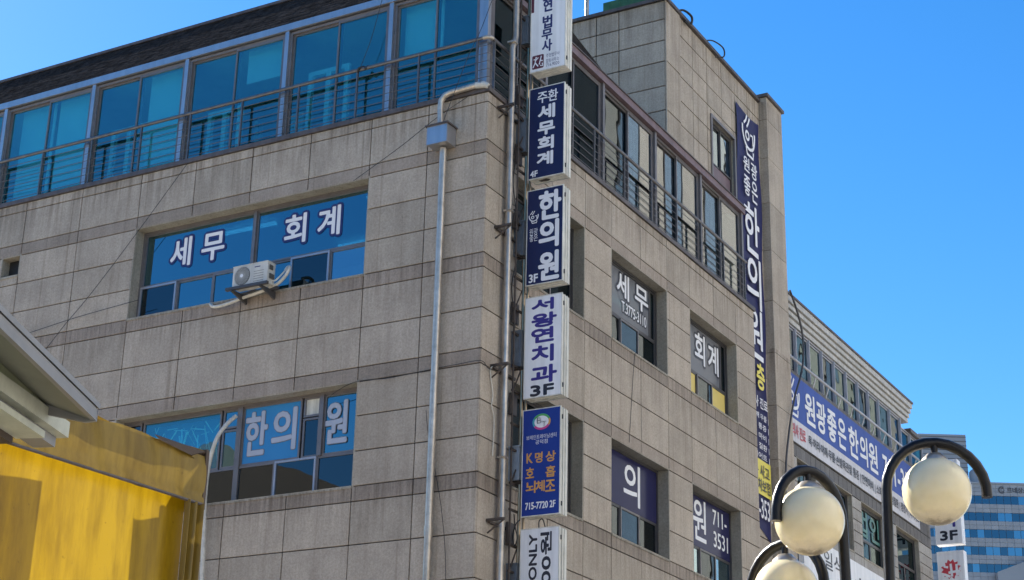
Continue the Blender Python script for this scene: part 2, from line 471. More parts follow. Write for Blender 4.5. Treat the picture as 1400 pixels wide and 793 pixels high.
# ---------------------------------------------------------------- stone facades
PANEL = {}
def panel_mesh(kind, T, w, h, t=0.028):
    key = (kind, round(w, 3), round(h, 3))
    if key not in PANEL:
        c = 0.004
        vs = [(0, -t, 0), (w, -t, 0), (w, -t, h), (0, -t, h), (0, -c, 0), (w, -c, 0), (w, -c, h), (0, -c, h), (c, 0, c), (w - c, 0, c), (w - c, 0, h - c), (c, 0, h - c)]
        fs = [(0, 1, 5, 4), (1, 2, 6, 5), (2, 3, 7, 6), (3, 0, 4, 7), (4, 5, 9, 8), (5, 6, 10, 9), (6, 7, 11, 10), (7, 4, 8, 11), (8, 9, 10, 11)]
        me = bpy.data.meshes.new('stone_panel')
        z = Vector(T(0, 0, 0))
        me.from_pydata([tuple(Vector(T(*v)) - z) for v in vs], [], fs)
        bm = bmesh.new(); bm.from_mesh(me)
        bmesh.ops.recalc_face_normals(bm, faces=bm.faces[:])
        nrm = Vector(T(0, 1, 0)) - z
        bm.faces.ensure_lookup_table()
        if bm.faces[8].normal.dot(nrm) < 0: bmesh.ops.reverse_faces(bm, faces=bm.faces[:])
        bm.to_mesh(me); bm.free()
        PANEL[key] = me
    return PANEL[key]
def stone_wall(bld, kind, T, us, vs, bands, holes=(), stuff_below=None, back=0.25, mat='stone', bmat='band', gap=0.018, name='wall', thick=0.03):
    """wall = dark backing sheet with openings (a part) + one stone_panel object per slab (sub-parts)"""
    us, vs = sorted(us), sorted(vs)
    bu = sorted(set(us) | {h[i] for h in holes for i in (0, 1)})
    bv = sorted(set(vs) | {h[i] for h in holes for i in (2, 3)})
    inh = lambda u, v: any(h[0] < u < h[1] and h[2] < v < h[3] for h in holes)
    mb = MB(T)
    for a, b in zip(bu, bu[1:]):
        for c, e in zip(bv, bv[1:]):
            if not inh((a + b) / 2, (c + e) / 2):
                mb.add([(a, -thick, c), (b, -thick, c), (b, -thick, e), (a, -thick, e)], [(0, 1, 2, 3)])
    wall = mb.build(name, 'joint', bld)
    for h in holes:
        m = MB(T); t = 0.03; e = 0.004
        m.box(h[0] - t, h[0] + e, -back, -0.002, h[2] - t, h[3] + t); m.box(h[1] - e, h[1] + t, -back, -0.002, h[2] - t, h[3] + t)
        m.box(h[0] + e, h[1] - e, -back, -0.003, h[3] - e, h[3] + t); m.box(h[0] + e, h[1] - e, -back, 0.015, h[2] - t, h[2] + 0.012)
        m.build('reveal', 'reveal', wall)
    low = MB(T)
    for a, b in zip(us, us[1:]):
        for c, e in zip(vs, vs[1:]):
            segs = [(a, b, c, e)]
            for h in holes:
                if h[0] >= b - .02 or h[1] <= a + .02 or h[2] >= e - .02 or h[3] <= c + .02: continue
                nx = []
                for (p, q, r, s) in segs:
                    if h[0] > p + .05: nx.append((p, h[0], r, s))
                    if h[1] < q - .05: nx.append((h[1], q, r, s))
                    p2, q2 = max(p, h[0]), min(q, h[1])
                    if h[2] > r + .05: nx.append((p2, q2, r, h[2]))
                    if h[3] < s - .05: nx.append((p2, q2, h[3], s))
                segs = nx
            for (p, q, r, s) in segs:
                isb = any(x - .01 <= c and e <= y + .01 for x, y in bands)
                g = gap / 2
                if stuff_below is not None and stuff_below(p, q, r, s):
                    low.box(p + g, q - g, -0.028, random.uniform(-.002, .001), r + g, s - g)
                    continue
                me = panel_mesh(kind + ('b' if isb else ''), T, q - p - gap, s - r - gap)
                link('stone_panel', me, bmat if isb else mat, wall, T(p + g, random.uniform(-.0025, .002), r + g))
    if low.v: low.build('lower_panels', mat, wall, kind='stuff')
    return wall
def window(bld, T, u0, u1, v0, v1, d, cells, fw=0.05, depth=0.09, mat='alu', frame_out=True, sub=()):
    """window part: outer frame + one pane sub-part per cell (u0,u1,v0,v1,glassmat[,sash inset])"""
    mb = MB(T)
    if frame_out: mb.frame(u0, u1, v0, v1, fw, d - depth, d)
    w = mb.build('window', mat, bld)
    for c in cells:
        off = c[5] if len(c) > 5 else 0.0
        fm = c[6] if len(c) > 6 else mat
        s = c[7] if len(c) > 7 else 0.035
        MB(T).frame(c[0], c[1], c[2], c[3], s, d - depth * .75 + off, d - depth * .25 + off).build('sash', fm, w)
        MB(T).box(c[0] + s - .002, c[1] - s + .002, d - depth * .52 + off, d - depth * .46 + off, c[2] + s - .002, c[3] - s + .002).build('pane', c[4], w)
    return w

VS = [2.88, 2.70, 2.01, 1.77, 1.18, .59, 0, -.25, -.94, -1.63, -1.88, -2.46, -3.05, -3.63, -3.88, -4.58, -5.27, -5.51, -6.2, -6.9, -7.6, -8.3, -9.0, -9.7, -10.4, -11.1, -12.0]
BANDS = [(1.77, 2.01), (-.25, 0), (-1.88, -1.63), (-3.88, -3.63), (-5.51, -5.27)]
UL = [0, -1.16, -2.32, -3.6, -4.87, -6.16, -7.45, -8.9, -10.33, -11.8, -13.25, -14.7, -16.2]
UR = [0, 1.07, 2.3, 3.58, 4.67, 5.92, 7.16, 8.28, 9.52, 10.75, 11.83]
RIGHT = side(0.0)
B = thing('stone_building', 'five storey grey stone office building with blue windows and lettered glass on its corner', 'building', (0, 0, GZ))
holesL = [(-7.45, -2.32, 0, 1.77), (-7.45, -2.32, -3.63, -1.88), (-10.80, -10.34, 1.36, 1.77)]
holesR = [(a, b, c, e) for c, e in ((0, 1.77), (-3.63, -1.88)) for a, b in ((1.07, 3.55), (4.67, 7.14), (8.28, 10.75))]
stone_wall(B, 'L', FRONT, UL, VS, BANDS, holesL, lambda p, q, r, s: s < -5.2 or q < -12.5)
wr = stone_wall(B, 'R', RIGHT, UR, VS, BANDS, holesR, lambda p, q, r, s: s < -5.2)
# end return of the front block, beside the tower
MB().box(-0.72, -0.032, 11.66, 11.828, GZ, 2.86).build('end_wall', 'stone', B)
# vent hole
m = MB(FRONT); m.box(-10.8, -10.34, -0.24, -0.2, 1.36, 1.77); m.build('vent_back', 'black', B)
# flashing under the top storey
m = MB(); m.box(-16.2, 0.035, -0.035, 0.34, 2.88, 2.965); m.build('coping', 'cap', B)
m = MB(); m.box(-0.34, 0.035, 0.341, 11.86, 2.88, 2.965); m.build('coping', 'cap', B)

# ---- rooms behind the glass
for zf, zc in ((2.97, 5.28), (-0.62, 2.30), (-4.2, -1.45)):
    m = MB(); m.box(-16, -0.36, 0.36, 11.6, zc, zc + 0.08); m.build('room_ceiling', 'ceil', B)
    m = MB(); m.box(-16, -0.36, 0.36, 11.6, zf - 0.08, zf); m.build('room_floor', 'carpet', B)
    m = MB(); m.box(-16, -4.2, 4.4, 4.5, zf, zc); m.box(-4.2, -4.1, 4.4, 11.6, zf, zc); m.box(-16, -15.9, .4, 4.4, zf, zc); m.box(-4.1, -0.8, 11.5, 11.6, zf, zc)
    m.build('partition', 'room', B)
for (x0, x1, y, z) in ((-6.9, -5.6, 1.7, 2.24), (-3.4, -2.2, 1.5, 2.24), (-3.6, -2.3, 3.2, 2.24), (-5.2, -4.4, 3.2, 2.24),):
    MB().box(x0, x1, y, y + .07, z - .05, z).build('ceiling_light', 'tube', B)
MB().box(-1.64, -1.54, 7.9, 9.3, 2.12, 2.18).build('ceiling_light', 'tube', B)
# furniture-like partitions that show through the top storey glass
for (x, w) in ((-10.6, .12), (-9.9, .1), (-8.2, .3), (-7.0, .08), (-6.3, .5), (-5.0, .25), (-3.3, .1), (-2.0, .6)):
    MB().box(x, x + w, 2.6, 2.75, 2.97, 2.97 + random.uniform(.9, 2.1)).build('partition', 'ceil', B)

# ---- lettered windows, wall facing the viewer: fourth floor
gd = -0.22
tz = 0.68
def low(u, lz, hz, mats, insets, fms):
    return [(a, b, lz, hz, mt, i, f) for (a, b), mt, i, f in zip(zip(u, u[1:]), mats, insets, fms)]
cells = [(-7.40, -4.90, tz, 1.72, 'glass_blue'), (-4.84, -2.37, tz, 1.72, 'glass_blue')]
cells += low([-7.40, -6.56, -5.74, -4.87, -4.02, -3.20, -2.37], 0.05, tz - .002, ['glass_dark', 'glass_blue', 'glass_blue', 'glass_blue', 'glass_dark', 'glass'],
             [.03, -.015, .0, -.015, .03, 0], ['alu_light', 'alu', 'alu', 'alu', 'alu_light', 'alu'])
w4 = window(B, FRONT, -7.45, -2.32, 0.012, 1.77, gd, cells)
MB(FRONT).box(-4.90, -4.84, gd - .09, gd + .012, 0.06, 1.72).build('mullion', 'alu', w4)
gp = gd - 0.035
for t_, a, b, c, e in (('세', -6.79, -6.31, .96, 1.53), ('무', -6.07, -5.55, .96, 1.50), ('회', -4.23, -3.76, .95, 1.51), ('계', -3.52, -3.04, .96, 1.52)):
    text(w4, t_, FRONT, a, b, c, e, gp, 'ltr_white', 0.022, ('ltr_navy', 0.045))
# third floor
tz = -2.97
cells = [(-7.40, -7.05, tz, -1.93, 'glass_dark'), (-7.01, -5.27, tz, -1.93, 'glass_teal'), (-5.23, -4.90, -2.27, -1.93, 'glass_blue'), (-5.23, -4.90, tz, -2.29, 'glass_blue'), (-4.80, -3.58, tz, -1.93, 'glass_blue'),
         (-3.54, -3.20, -2.27, -1.93, 'curtain'), (-3.54, -3.20, tz, -2.29, 'glass_dark'), (-3.12, -2.37, tz, -1.93, 'glass_blue')]
cells += low([-7.40, -6.4, -5.7, -4.87, -4.05, -3.21, -2.37], -3.61, tz - .002, ['glass_dark'] * 6, [0, 0, 0, .02, .03, 0], ['alu'] * 4 + ['alu_light', 'alu'])
w3 = window(B, FRONT, -7.45, -2.32, -3.618, -1.88, gd, cells)
MB(FRONT).box(-4.90, -4.80, gd - .09, gd + .014, -3.57, -1.93).build('mullion', 'alu', w3)
MB(FRONT).box(-3.20, -3.12, gd - .09, gd + .014, tz, -1.93).build('mullion', 'alu', w3)
fr = random.Random(11)
fo = MB(FRONT)
for k in range(46):
    x = fr.uniform(-6.95, -5.35); zt_ = fr.uniform(-2.5, -1.98); ln_ = fr.uniform(.15, .6); tl = fr.uniform(-.22, .22); w_ = fr.uniform(.008, .035)
    if fr.random() < .25: stroke(fo, [(x, zt_), (x + fr.uniform(.1, .35), zt_ + fr.uniform(-.08, .08))], w_ * .7, gd - .16 - .001 * k)
    else:
        fo.add([(x, gd - .16 - .001 * k, zt_), (x + w_, gd - .16 - .001 * k - w_ * fr.uniform(-.8, .8), zt_), (x + tl + w_, gd - .16 - .001 * k - w_ * fr.uniform(-.8, .8), zt_ - ln_), (x + tl, gd - .16 - .001 * k, zt_ - ln_)], [(0, 1, 2, 3)])
fo.build('foil_glints', 'foil', w3)  # sky glints on the crumpled plastic, put in as near-white strips
MB(FRONT).box(-6.98, -5.30, gd - .32, gd - .30, tz + .05, -1.95).build('backing_sheet', 'film_blue', w3)
MB(FRONT).box(-4.765, -3.615, gp, gp + .002, tz + .036, -1.965).build('film', 'film_blue', w3)
for t_, a, b, c, e in (('한', -4.74, -4.27, -2.81, -2.04), ('의', -4.18, -3.67, -2.79, -2.05), ('원', -3.10, -2.64, -2.79, -2.06)):
    text(w3, t_, FRONT, a, b, c, e, gp + .005, 'ltr_silver', 0.028, ('film', 0.012))
# lettered windows along the street facade
g2 = -0.22
def street_window(a, b, z0, cells_up, tr, mats, fms=None):
    z1 = z0 + 1.77 if z0 > -1 else -1.88
    n = (b - a - .1) / 3
    U = [a + .05, a + .05 + n, a + .05 + 2 * n, b - .05]
    cs = [(c[0], c[1], tr, z1 - .05, c[2]) for c in cells_up] + low(U, z0 + .05, tr - .002, mats, [0, .02, 0], fms or ['alu_dark', 'alu', 'alu_dark'])
    return window(B, RIGHT, a, b, z0 + .012, z1, g2, cs, mat='alu_dark')
w = street_window(4.67, 7.14, 0, [(4.72, 6.86, 'glass_dark'), (6.86, 7.09, 'glass_dark')], .70, ['glass_dark', 'glass_dark', 'glass_dark'])
MB(RIGHT).box(4.76, 6.82, g2 - .035, g2 - .033, .74, 1.68).build('film', 'film', w)
gg = g2 - .03
text(w, '세', RIGHT, 5.38, 5.93, 1.15, 1.66, gg, 'ltr_white', 0.022, ('ltr_black', .048))
text(w, '무', RIGHT, 6.18, 6.79, 1.15, 1.65, gg, 'ltr_white', 0.022, ('ltr_black', .048))
text(w, 'T.3775-3110', RIGHT, 5.59, 6.70, .87, 1.09, gg, 'ltr_white', 0.008, ('ltr_black', .026))
MB(RIGHT).box(4.9, 6.3, g2 - .031, g2 - .030, 1.12, 1.22).build('tube_glint', 'tube', w) if False else None
w = street_window(8.28, 10.75, 0, [(8.33, 10.42, 'glass_dark'), (10.42, 10.70, 'glass_dark')], .66, ['sticker', 'glass_dark', 'sticker'])
MB(RIGHT).box(8.37, 10.38, g2 - .035, g2 - .033, .70, 1.68).build('film', 'film', w)
text(w, '회', RIGHT, 9.06, 9.60, .94, 1.60, gg, 'ltr_white', 0.022, ('ltr_black', .048))
text(w, '계', RIGHT, 9.76, 10.32, .93, 1.57, gg, 'ltr_white', 0.022, ('ltr_black', .048))
w = street_window(4.67, 7.14, -3.63, [(4.72, 7.09, 'glass_dark')], -2.93, ['glass_dark', 'glass_dark', 'glass_dark'])
MB(RIGHT).box(4.73, 7.08, g2 - .035, g2 - .015, -2.92, -1.94).build('film', 'navy_film', w)
text(w, '의', RIGHT, 5.64, 6.35, -2.80, -2.01, g2 - .012, 'ltr_white', 0.02)
MB(RIGHT).box(6.45, 6.72, g2 - .25, g2 - .2, -3.58, -2.95).build('curtain', 'curtain', w)
w = street_window(8.28, 10.75, -3.63, [(8.33, 10.70, 'glass_dark')], -2.97, ['glass', 'glass_dark', 'glass'])
MB(RIGHT).box(8.34, 10.69, g2 - .035, g2 - .015, -2.96, -1.94).build('film', 'navy_film', w)
text(w, '원', RIGHT, 8.80, 9.46, -2.83, -1.98, g2 - .012, 'ltr_white', 0.018)
text(w, '711-', RIGHT, 9.80, 10.53, -2.35, -2.03, g2 - .012, 'ltr_white', 0.008)
text(w, '3531', RIGHT, 9.83, 10.58, -2.80, -2.47, g2 - .012, 'ltr_white', 0.008)
MB(RIGHT).box(10.0, 10.25, g2 - .25, g2 - .2, -3.58, -3.0).build('curtain', 'curtain_tan', w)
for z0 in (0, -3.63):
    street_window(1.07, 3.55, z0, [(1.12, 3.0, 'glass_dark'), (3.0, 3.50, 'glass_dark')], z0 + .70, ['glass_dark'] * 3)

# ---- top storey glazing
def glazing(T, posts, pm, gm, cov, fm, cov_w=.085):
    for i, (a, b) in enumerate(zip(posts, posts[1:])):
        mid = (a + b) / 2
        w = window(B, T, a + cov_w / 2, b - cov_w / 2, 2.975, 5.18, -0.02, [(a + cov_w / 2 + .05, mid + .03, 3.03, 5.13, gm[(2 * i) % len(gm)], -.02, fm), (mid - .03, b - cov_w / 2 - .05, 3.03, 5.13, gm[(2 * i + 1) % len(gm)], .02, fm)], mat=fm)
    for p in posts: MB(T).box(p - cov_w / 2, p + cov_w / 2, -0.08, 0.03, 2.968, 5.195).build('mullion_cover', cov, B)
TL = front(0.15)
glazing(TL, [-16.0, -13.72, -11.40, -9.06, -6.74, -4.40, -2.12, -0.25], 0, ['glass_teal', 'glass_teal', 'glass_teal', 'glass_teal'], 'cladding', 'alu')
MB().box(-0.25 + .04, -0.12, .12, .22, 2.968, 5.195).build('corner_post', 'cladding', B)
for a_, b_, z_ in ((-11.2, -10.3, 3.0), (-10.2, -9.15, 3.0), (-7.85, -6.85, 3.0), (-5.5, -4.5, 4.5), (-2.0, -1.2, 4.2)):
    MB().box(a_, b_, .42, .44, z_, 5.2).build('blind', 'blind', B)
for a_, b_, z_ in ((-8.9, -8.0, 4.35), (-6.5, -5.7, 4.2), (-4.2, -3.3, 4.5), (-13.5, -12.6, 4.4)):
    MB(front(.62)).frame(a_, b_, 3.0, z_, .09, -.04, .04).build('inner_sash', 'blind', B)
    MB(front(.62)).box((a_ + b_) / 2 - .05, (a_ + b_) / 2 + .05, -.04, .04, 3.09, z_ - .09).build('inner_sash', 'blind', B)
TR = side(-0.15)
glazing(TR, [0.30, 2.25, 4.57, 6.95, 9.27, 11.60], 0, ['glass_dark', 'glass_dark', 'glass_dark', 'glass_dark', 'glass_dark', 'glass_street', 'glass_street', 'glass_street', 'glass_street', 'glass_street'], 'alu', 'alu')
MB().box(-0.20, -0.118, .221, .32, 2.968, 5.195).build('corner_post', 'alu', B)
# curtain seen in the third bay of the street side
m = MB(side(-0.45))
n = 40
for k in range(n):
    u0 = 5.75 + 1.0 * k / n
    m.box(u0, u0 + 1.0 / n, -.02 + .03 * math.sin(k * 1.3), .0 + .03 * math.sin(k * 1.3), 3.0, 5.1)
m.build('curtain', 'curtain', B)
# fascias and roof
m = MB(); m.box(-16.2, -0.08, 0.10, 0.40, 5.20, 5.335); m.build('fascia', 'cladding', B)
m = MB(); m.box(-0.40, -0.085, 0.401, 11.72, 5.20, 5.35); m.build('eave_fascia', 'purple', B)
m = MB(); m.box(-0.42, -0.06, 0.06 + .341, 11.74, 5.351, 5.375); m.build('eave_flashing', 'cap', B)
roof = MB(); roof.prism([(0.12, 5.34), (0.92, 6.42), (1.5, 6.42), (7.0, 5.5), (11.7, 5.36), (11.7, 5.30), (0.42, 5.30)], -16.2, -0.43, 0)
roof = roof.build('roof', 'shingle', B)
sh = MB(); rows = 24
sl = Vector((0, .80, 1.08)); ln = sl.length; sd = sl / ln; nn = Vector((0, -sd.z, sd.y))
for r in range(rows):
    x = -16.2 + (r % 2) * .13
    while x < -0.45:
        wd = random.uniform(.22, .30)
        a = Vector((0, .12, 5.34)) + sd * (ln * r / rows - .01); b = a + sd * (ln / rows + .035)
        t = random.uniform(.008, .016)
        q = [(x, a), (min(x + wd - .012, -.43), a), (min(x + wd - .012, -.43), b), (x, b)]
        vs = [(X, (P + nn * .004).y, (P + nn * .004).z) for X, P in q] + [(X, (P + nn * (t if k < 2 else .006)).y, (P + nn * (t if k < 2 else .006)).z) for k, (X, P) in enumerate(q)]
        sh.add(vs, [(0, 1, 5, 4), (4, 5, 6, 7), (0, 4, 7, 3), (1, 2, 6, 5)])
        x += wd
sh.build('shingles', 'shingle', roof, kind='stuff')
MB().prism([(0.86, 6.40), (0.86, 6.46), (1.55, 6.46), (1.55, 6.40)], -16.2, -.43, 0).build('ridge_cap', 'cap', roof)

# ---- balcony railings
def railing(T, u0, u1, posts, dz):
    m = MB(T); m.tube([(u0, dz, 3.95), (u1, dz, 3.95)], .034, 10)
    rl = m.build('railing', 'rail', B)
    for z in (3.80, 3.65, 3.50, 3.35, 3.20, 3.06):
        MB(T).tube([(u0, dz, z), (u1, dz, z)], .007, 6).build('bar', 'rail', rl)
    for p in posts: MB(T).box(p - .014, p + .014, dz - .02, dz + .02, 2.966, 3.93).build('post', 'rail', rl)
    return rl
railing(FRONT, -16.0, -0.16, [-15.3, -14.0, -12.7, -11.4, -10.13, -8.86, -7.63, -6.45, -5.25, -3.98, -2.72, -1.44, -0.27], -0.05)
railing(RIGHT, 0.14, 11.52, [0.2, 1.45, 2.7, 3.97, 5.26, 6.50, 7.72, 8.97, 10.2, 11.42], -0.03)
m = MB(); m.tube([(-.16, .05, 3.95), (-.09, .055, 3.955), (-.045, .09, 3.955), (-.03, .14, 3.95)], .040, 12); m.build('rail_elbow', 'steel', B)
for z in (3.80, 3.65, 3.50, 3.35, 3.20, 3.06):
    MB().tube([(-.16, .05, z), (-.07, .055, z), (-.035, .09, z), (-.03, .14, z)], .007, 6).build('rail_bend', 'rail', B)

# ---- stair tower
XT = -0.70; YT = 8.75
TT = side(XT); TF = front(YT)
TZ = [9.30, 8.90, 8.37, 7.85, 7.24, 6.65, 6.05, 5.40, 4.75, 4.10, 3.45, 2.80, 2.15, 1.5, .85, .2, -.45, -1.1, -1.75, -2.4, -3.05, -3.7, -4.35, -5.0, -5.7, -6.4, -7.1, -8, -9, -10, -11, -12]
TZ[0] = 9.37
TU = [9.55, 10.27, 11.08, 11.96, 12.81, 13.61, 14.40]
tw_holes = [(11.30, 12.66, 5.75, 7.62)]
stone_wall(B, 'T', TT, TU, TZ, [], tw_holes, lambda p, q, r, s: s < -2.5 or (q < 11.9 and s < 5.0), gap=.024)
stone_wall(B, 'F', TF, [-0.70, -1.83, -2.40, -3.0, -4.2, -5.4], TZ[:8], [], (), None, gap=.024)
# corner pilaster of the tower, two-course slabs
PT = side(XT + .03)
stone_wall(B, 'P', PT, [YT - .0, 9.53], [9.37, 7.85, 6.65, 5.40, 4.10], [], (), None, gap=.024)
MB().box(-0.70, -0.672, YT, YT + .02, 4.1, 9.37).build('pilaster_edge', 'stone', B)
# end pilaster
for z0, z1 in zip(TZ[::-1][::2], TZ[::-1][2::2] + [9.52]):
    MB().box(-2.0, XT + .20, 14.42, 15.46, z0 + .007, z1 - .007).build('pier_stone', 'stone', B)
MB().box(-1.9, XT + .17, 14.45, 15.43, GZ, 9.5).build('pier_core', 'joint', B)
m = MB(); m.box(-2.05, XT + .26, 14.36, 15.52, 9.52, 9.60); m.build('coping', 'cap', B)
m = MB(); m.box(-0.76 - .25, XT + .07, YT - .06, 14.355, 9.37, 9.45); m.build('coping', 'cap', B)
m = MB(); m.box(-5.4, -1.012, YT - .06, YT + .3, 9.37, 9.45); m.build('coping', 'cap', B)
m = MB(); m.box(-5.4, -1.30, YT + .04, 15.3, 5.0, 9.3); m.build('tower_core', 'joint', B)
# tower window with flat grey frame
w = window(B, TT, 11.30, 12.66, 5.75, 7.62, -.06, [(11.36, 11.99, 6.55, 7.56, 'glass_tower', 0), (11.97, 12.60, 6.55, 7.56, 'glass_tower', .02)], mat='alu_dark', fw=.06)
MB(TT).box(11.37, 11.66, -.20, -.18, 6.6, 7.5).build('blind', 'film_blue', w)  # blue shape mirrored in the glass, put in as a coloured panel
MB(TT).box(12.02, 12.32, -.20, -.18, 6.6, 7.3).build('blind', 'film_blue', w)  # second mirrored blue shape, likewise a coloured panel
MB(TT).box(11.36, 12.60, -.36, -.34, 6.5, 7.6).build('blind', 'curtain', w)
MB(TT).box(11.36, 12.60, -.12, -.09, 5.81, 6.54).build('spandrel', 'purple', w)
MB(TT).frame(11.24, 12.72, 5.69, 7.68, .07, -.02, .035).build('window_trim', 'alu', w)

# ---------------------------------------------------------------- rooftop things
t = thing('water_tank', 'dark green water tank on the roof behind the tower parapet', 'tank', (-2.3, 11.0, 9.45))
MB().box(-2.9, -1.6, 10.2, 12.2, 9.46, 10.6).build('body', 'tank', t)
m = MB()
for k in range(5): m.box(-2.93, -1.57, 10.17 + k * .5, 10.23 + k * .5, 9.46, 10.62)
for k in range(5): m.box(-2.8 + k * .28, -2.76 + k * .28, 10.16, 10.2, 9.46, 10.6)
m.build('rib', 'tank', t)
t = thing('vent_pipe', 'pale thin vent pipe rising above the tower parapet beside the green tank', 'pipe', (-2.95, 9.2, 9.45))
MB().tube([(-2.97, 9.4, 9.45), (-2.97, 9.4, 10.6)], .05, 10).build('pipe', 'steel', t)
MB().tube([(-3.3, 9.4, 9.72), (-2.4, 9.4, 9.66)], .022, 8).build('arm', 'steel', t)
def cable(label, pts, r=.012, mat='black', name='cable', group=None, cat='cable', n=6, sub=6):
    """smooth hanging cable through pts (Catmull-Rom)"""
    P = [Vector(p) for p in pts]; Q = []
    for i in range(len(P) - 1):
        a, b, c, d = P[max(i - 1, 0)], P[i], P[i + 1], P[min(i + 2, len(P) - 1)]
        for k in range(sub):
            s = k / sub
            Q.append(.5 * ((2 * b) + (c - a) * s + (2 * a - 5 * b + 4 * c - d) * s * s + (3 * b - a - 3 * c + d) * s ** 3))
    Q.append(P[-1])
    o = MB().tube([tuple(q) for q in Q], r, n).build(name, mat, None, origin=pts[0])
    o['label'], o['category'] = label, cat
    if group: o['group'] = group
    return o
cable('black cable loop hanging out over the tower parapet near its corner', [(-.75, 9.5, 9.47), (-.62, 9.62, 9.54), (-.52, 9.85, 9.46), (-.57, 9.9, 9.30), (-.63, 9.75, 9.32), (-.72, 9.95, 9.47)], .028)
cable('black cable loop on the tower coping halfway along it', [(-.75, 11.0, 9.46), (-.58, 11.2, 9.53), (-.46, 11.55, 9.48), (-.50, 11.68, 9.32), (-.64, 11.5, 9.26)], .018)
t = thing('wall_lamp', 'small white bracket fixture on the tower wall above the plum eave', 'fixture', (-2.3, 8.7, 6.9))
MB().box(-2.18, -1.95, 8.45, 8.50, 7.42, 7.46).build('arm', 'ac', t)
MB().box(-2.10, -2.02, 8.46, 8.745, 7.34, 7.42).build('bracket', 'ac', t)

# ---------------------------------------------------------------- tower banner
t = thing('vertical_banner', 'long navy clinic banner hung down the tower with white and yellow lettering', 'banner', (XT + .02, 13.5, -1.6))
m = MB(TT)
nv = 24
top0, top1, bot0, bot1 = 8.70, 8.66, -1.50, -1.75
U0, U1 = 12.79, 14.27
vs = []
for j in range(nv + 1):
    for i in range(7):
        a = i / 6
        v0_ = top0 + (bot0 - top0) * j / nv
        sag = (-0.10 * math.sin(math.pi * a) if j == 0 else 0) + (.10 * math.sin(math.pi * a) - .3 * a if j == nv else 0)
        vs.append((U0 + (U1 - U0) * a, .03 + .02 * math.sin(j * .9 + a * 3), v0_ + sag))
m.add(vs, [(j * 7 + i, j * 7 + i + 1, (j + 1) * 7 + i + 1, (j + 1) * 7 + i) for j in range(nv) for i in range(6)])
m.sm = True
m.build('cloth', 'banner', t)
bd = .075
bowl_logo(t, TT, 13.02, 13.92, 7.48, 8.57, bd)
for t_, a, b, c, e in (('원', 13.07, 13.46, 7.03, 7.42), ('광', 13.55, 13.95, 6.99, 7.42), ('좋', 13.07, 13.47, 6.40, 6.91), ('은', 13.56, 13.94, 6.37, 6.94)):
    text(t, t_, TT, a, b, c, e, bd, 'ltr_white', .012)
for t_, a, b, c, e in (('한', 13.03, 13.98, 4.96, 6.26), ('의', 13.10, 14.0, 3.67, 4.94), ('원', 13.06, 14.0, 2.40, 3.64)):
    text(t, t_, TT, a, b, c, e, bd, 'ltr_white', .03)
text(t, '층', TT, 13.52, 14.03, 1.69, 2.33, bd, 'ltr_yellow', .03)
text(t, '3', TT, 13.0, 13.4, 1.72, 2.28, bd, 'ltr_yellow', .03)
text(t, '한의사 진료', TT, 12.85, 14.15, 1.23, 1.50, bd, 'ltr_white', .008)
for k, s in enumerate(('목 어깨 무릎 |', '관절 통증 |', '안면 마비 |', '여성 질환 |', '다이어트 |')):
    z = .94 - k * .235
    text(t, s, TT, 12.95, 14.17, z, z + .17, bd, 'ltr_white', .003)
MB(TT).box(12.80, 14.262, .055, .060, -.81, .01).build('yellow_block', 'ltr_yellow', t)
text(t, '교통 사고', TT, 12.9, 14.14, -.41, -.10, bd, 'ltr_black', .008)
text(t, '자동차보험', TT, 12.9, 14.18, -.74, -.44, bd, 'ltr_black', .008)
text(t, '711-3531', TT, 12.85, 14.24, -1.36, -.90, bd, 'ltr_white', .012)

# ---------------------------------------------------------------- blade signs on the street facade
SX0, SX1, SY0, SY1 = .275, .96, .90, 1.17
SF = front(SY0)
def blade(label, z0, z1, face, body='cream', x1=SX1):
    t = thing('blade_sign', label, 'sign', (.62, 1.03, z0), 'blade signs stacked up the building corner')
    m = MB(); m.box(SX0 + .012, x1 - .012, SY0 + .012, SY1, z0 + .012, z1 - .012)
    m.box(SX0, x1, SY0 - .0, SY0 + .03, z0, z0 + .014); m.box(SX0, x1, SY0, SY0 + .03, z1 - .014, z1)
    m.box(SX0, SX0 + .014, SY0, SY0 + .03, z0 + .014, z1 - .014); m.box(x1 - .014, x1, SY0, SY0 + .03, z0 + .014, z1 - .014)
    m.box(x1 - .011, x1 + .004, SY0 + .09, SY0 + .10, z0 + .01, z1 - .01); m.box(x1 - .011, x1 + .004, SY0 + .17, SY0 + .18, z0 + .01, z1 - .01)
    m.box(SX0 + .02, x1 - .02, SY0 + .09, SY0 + .10, z0, z0 + .011); m.box(SX0 + .02, x1 - .02, SY0 + .18, SY0 + .19, z0, z0 + .011)
    m.build('case', body, t)
    MB().box(SX0 + .015, x1 - .015, SY0 + .004, SY0 + .011, z0 + .015, z1 - .015).build('face', face, t)
    for z in (z0 + .14, z1 - .2): MB().box(x1 - .011, x1 + .006, SY0 + .055, SY0 + .075, z, z + .07).build('latch', 'alu_dark', t)
    return t
D0 = -.002
def L(t, s, a, b, c, e, mat, bold=.012, **k): return text(t, s, SF, a, b, c, e, D0, mat, bold, **k)
s1 = blade('white blade sign at the top of the stack, with black characters and a maroon seal', 3.57, 5.9, 'white')
MB(SF).box(.282, .338, D0, D0 + .002, 4.747, 5.8).build('stripe', 'maroon', s1)
for a in (('현', .511, .697, 4.70, 4.99), ('법', .51, .70, 4.37, 4.63), ('무', .495, .705, 4.15, 4.36), ('사', .505, .705, 3.92, 4.155)): L(s1, *a, 'ltr_navy', .013)
L(s1, '주', .505, .70, 5.05, 5.3, 'ltr_navy', .013)
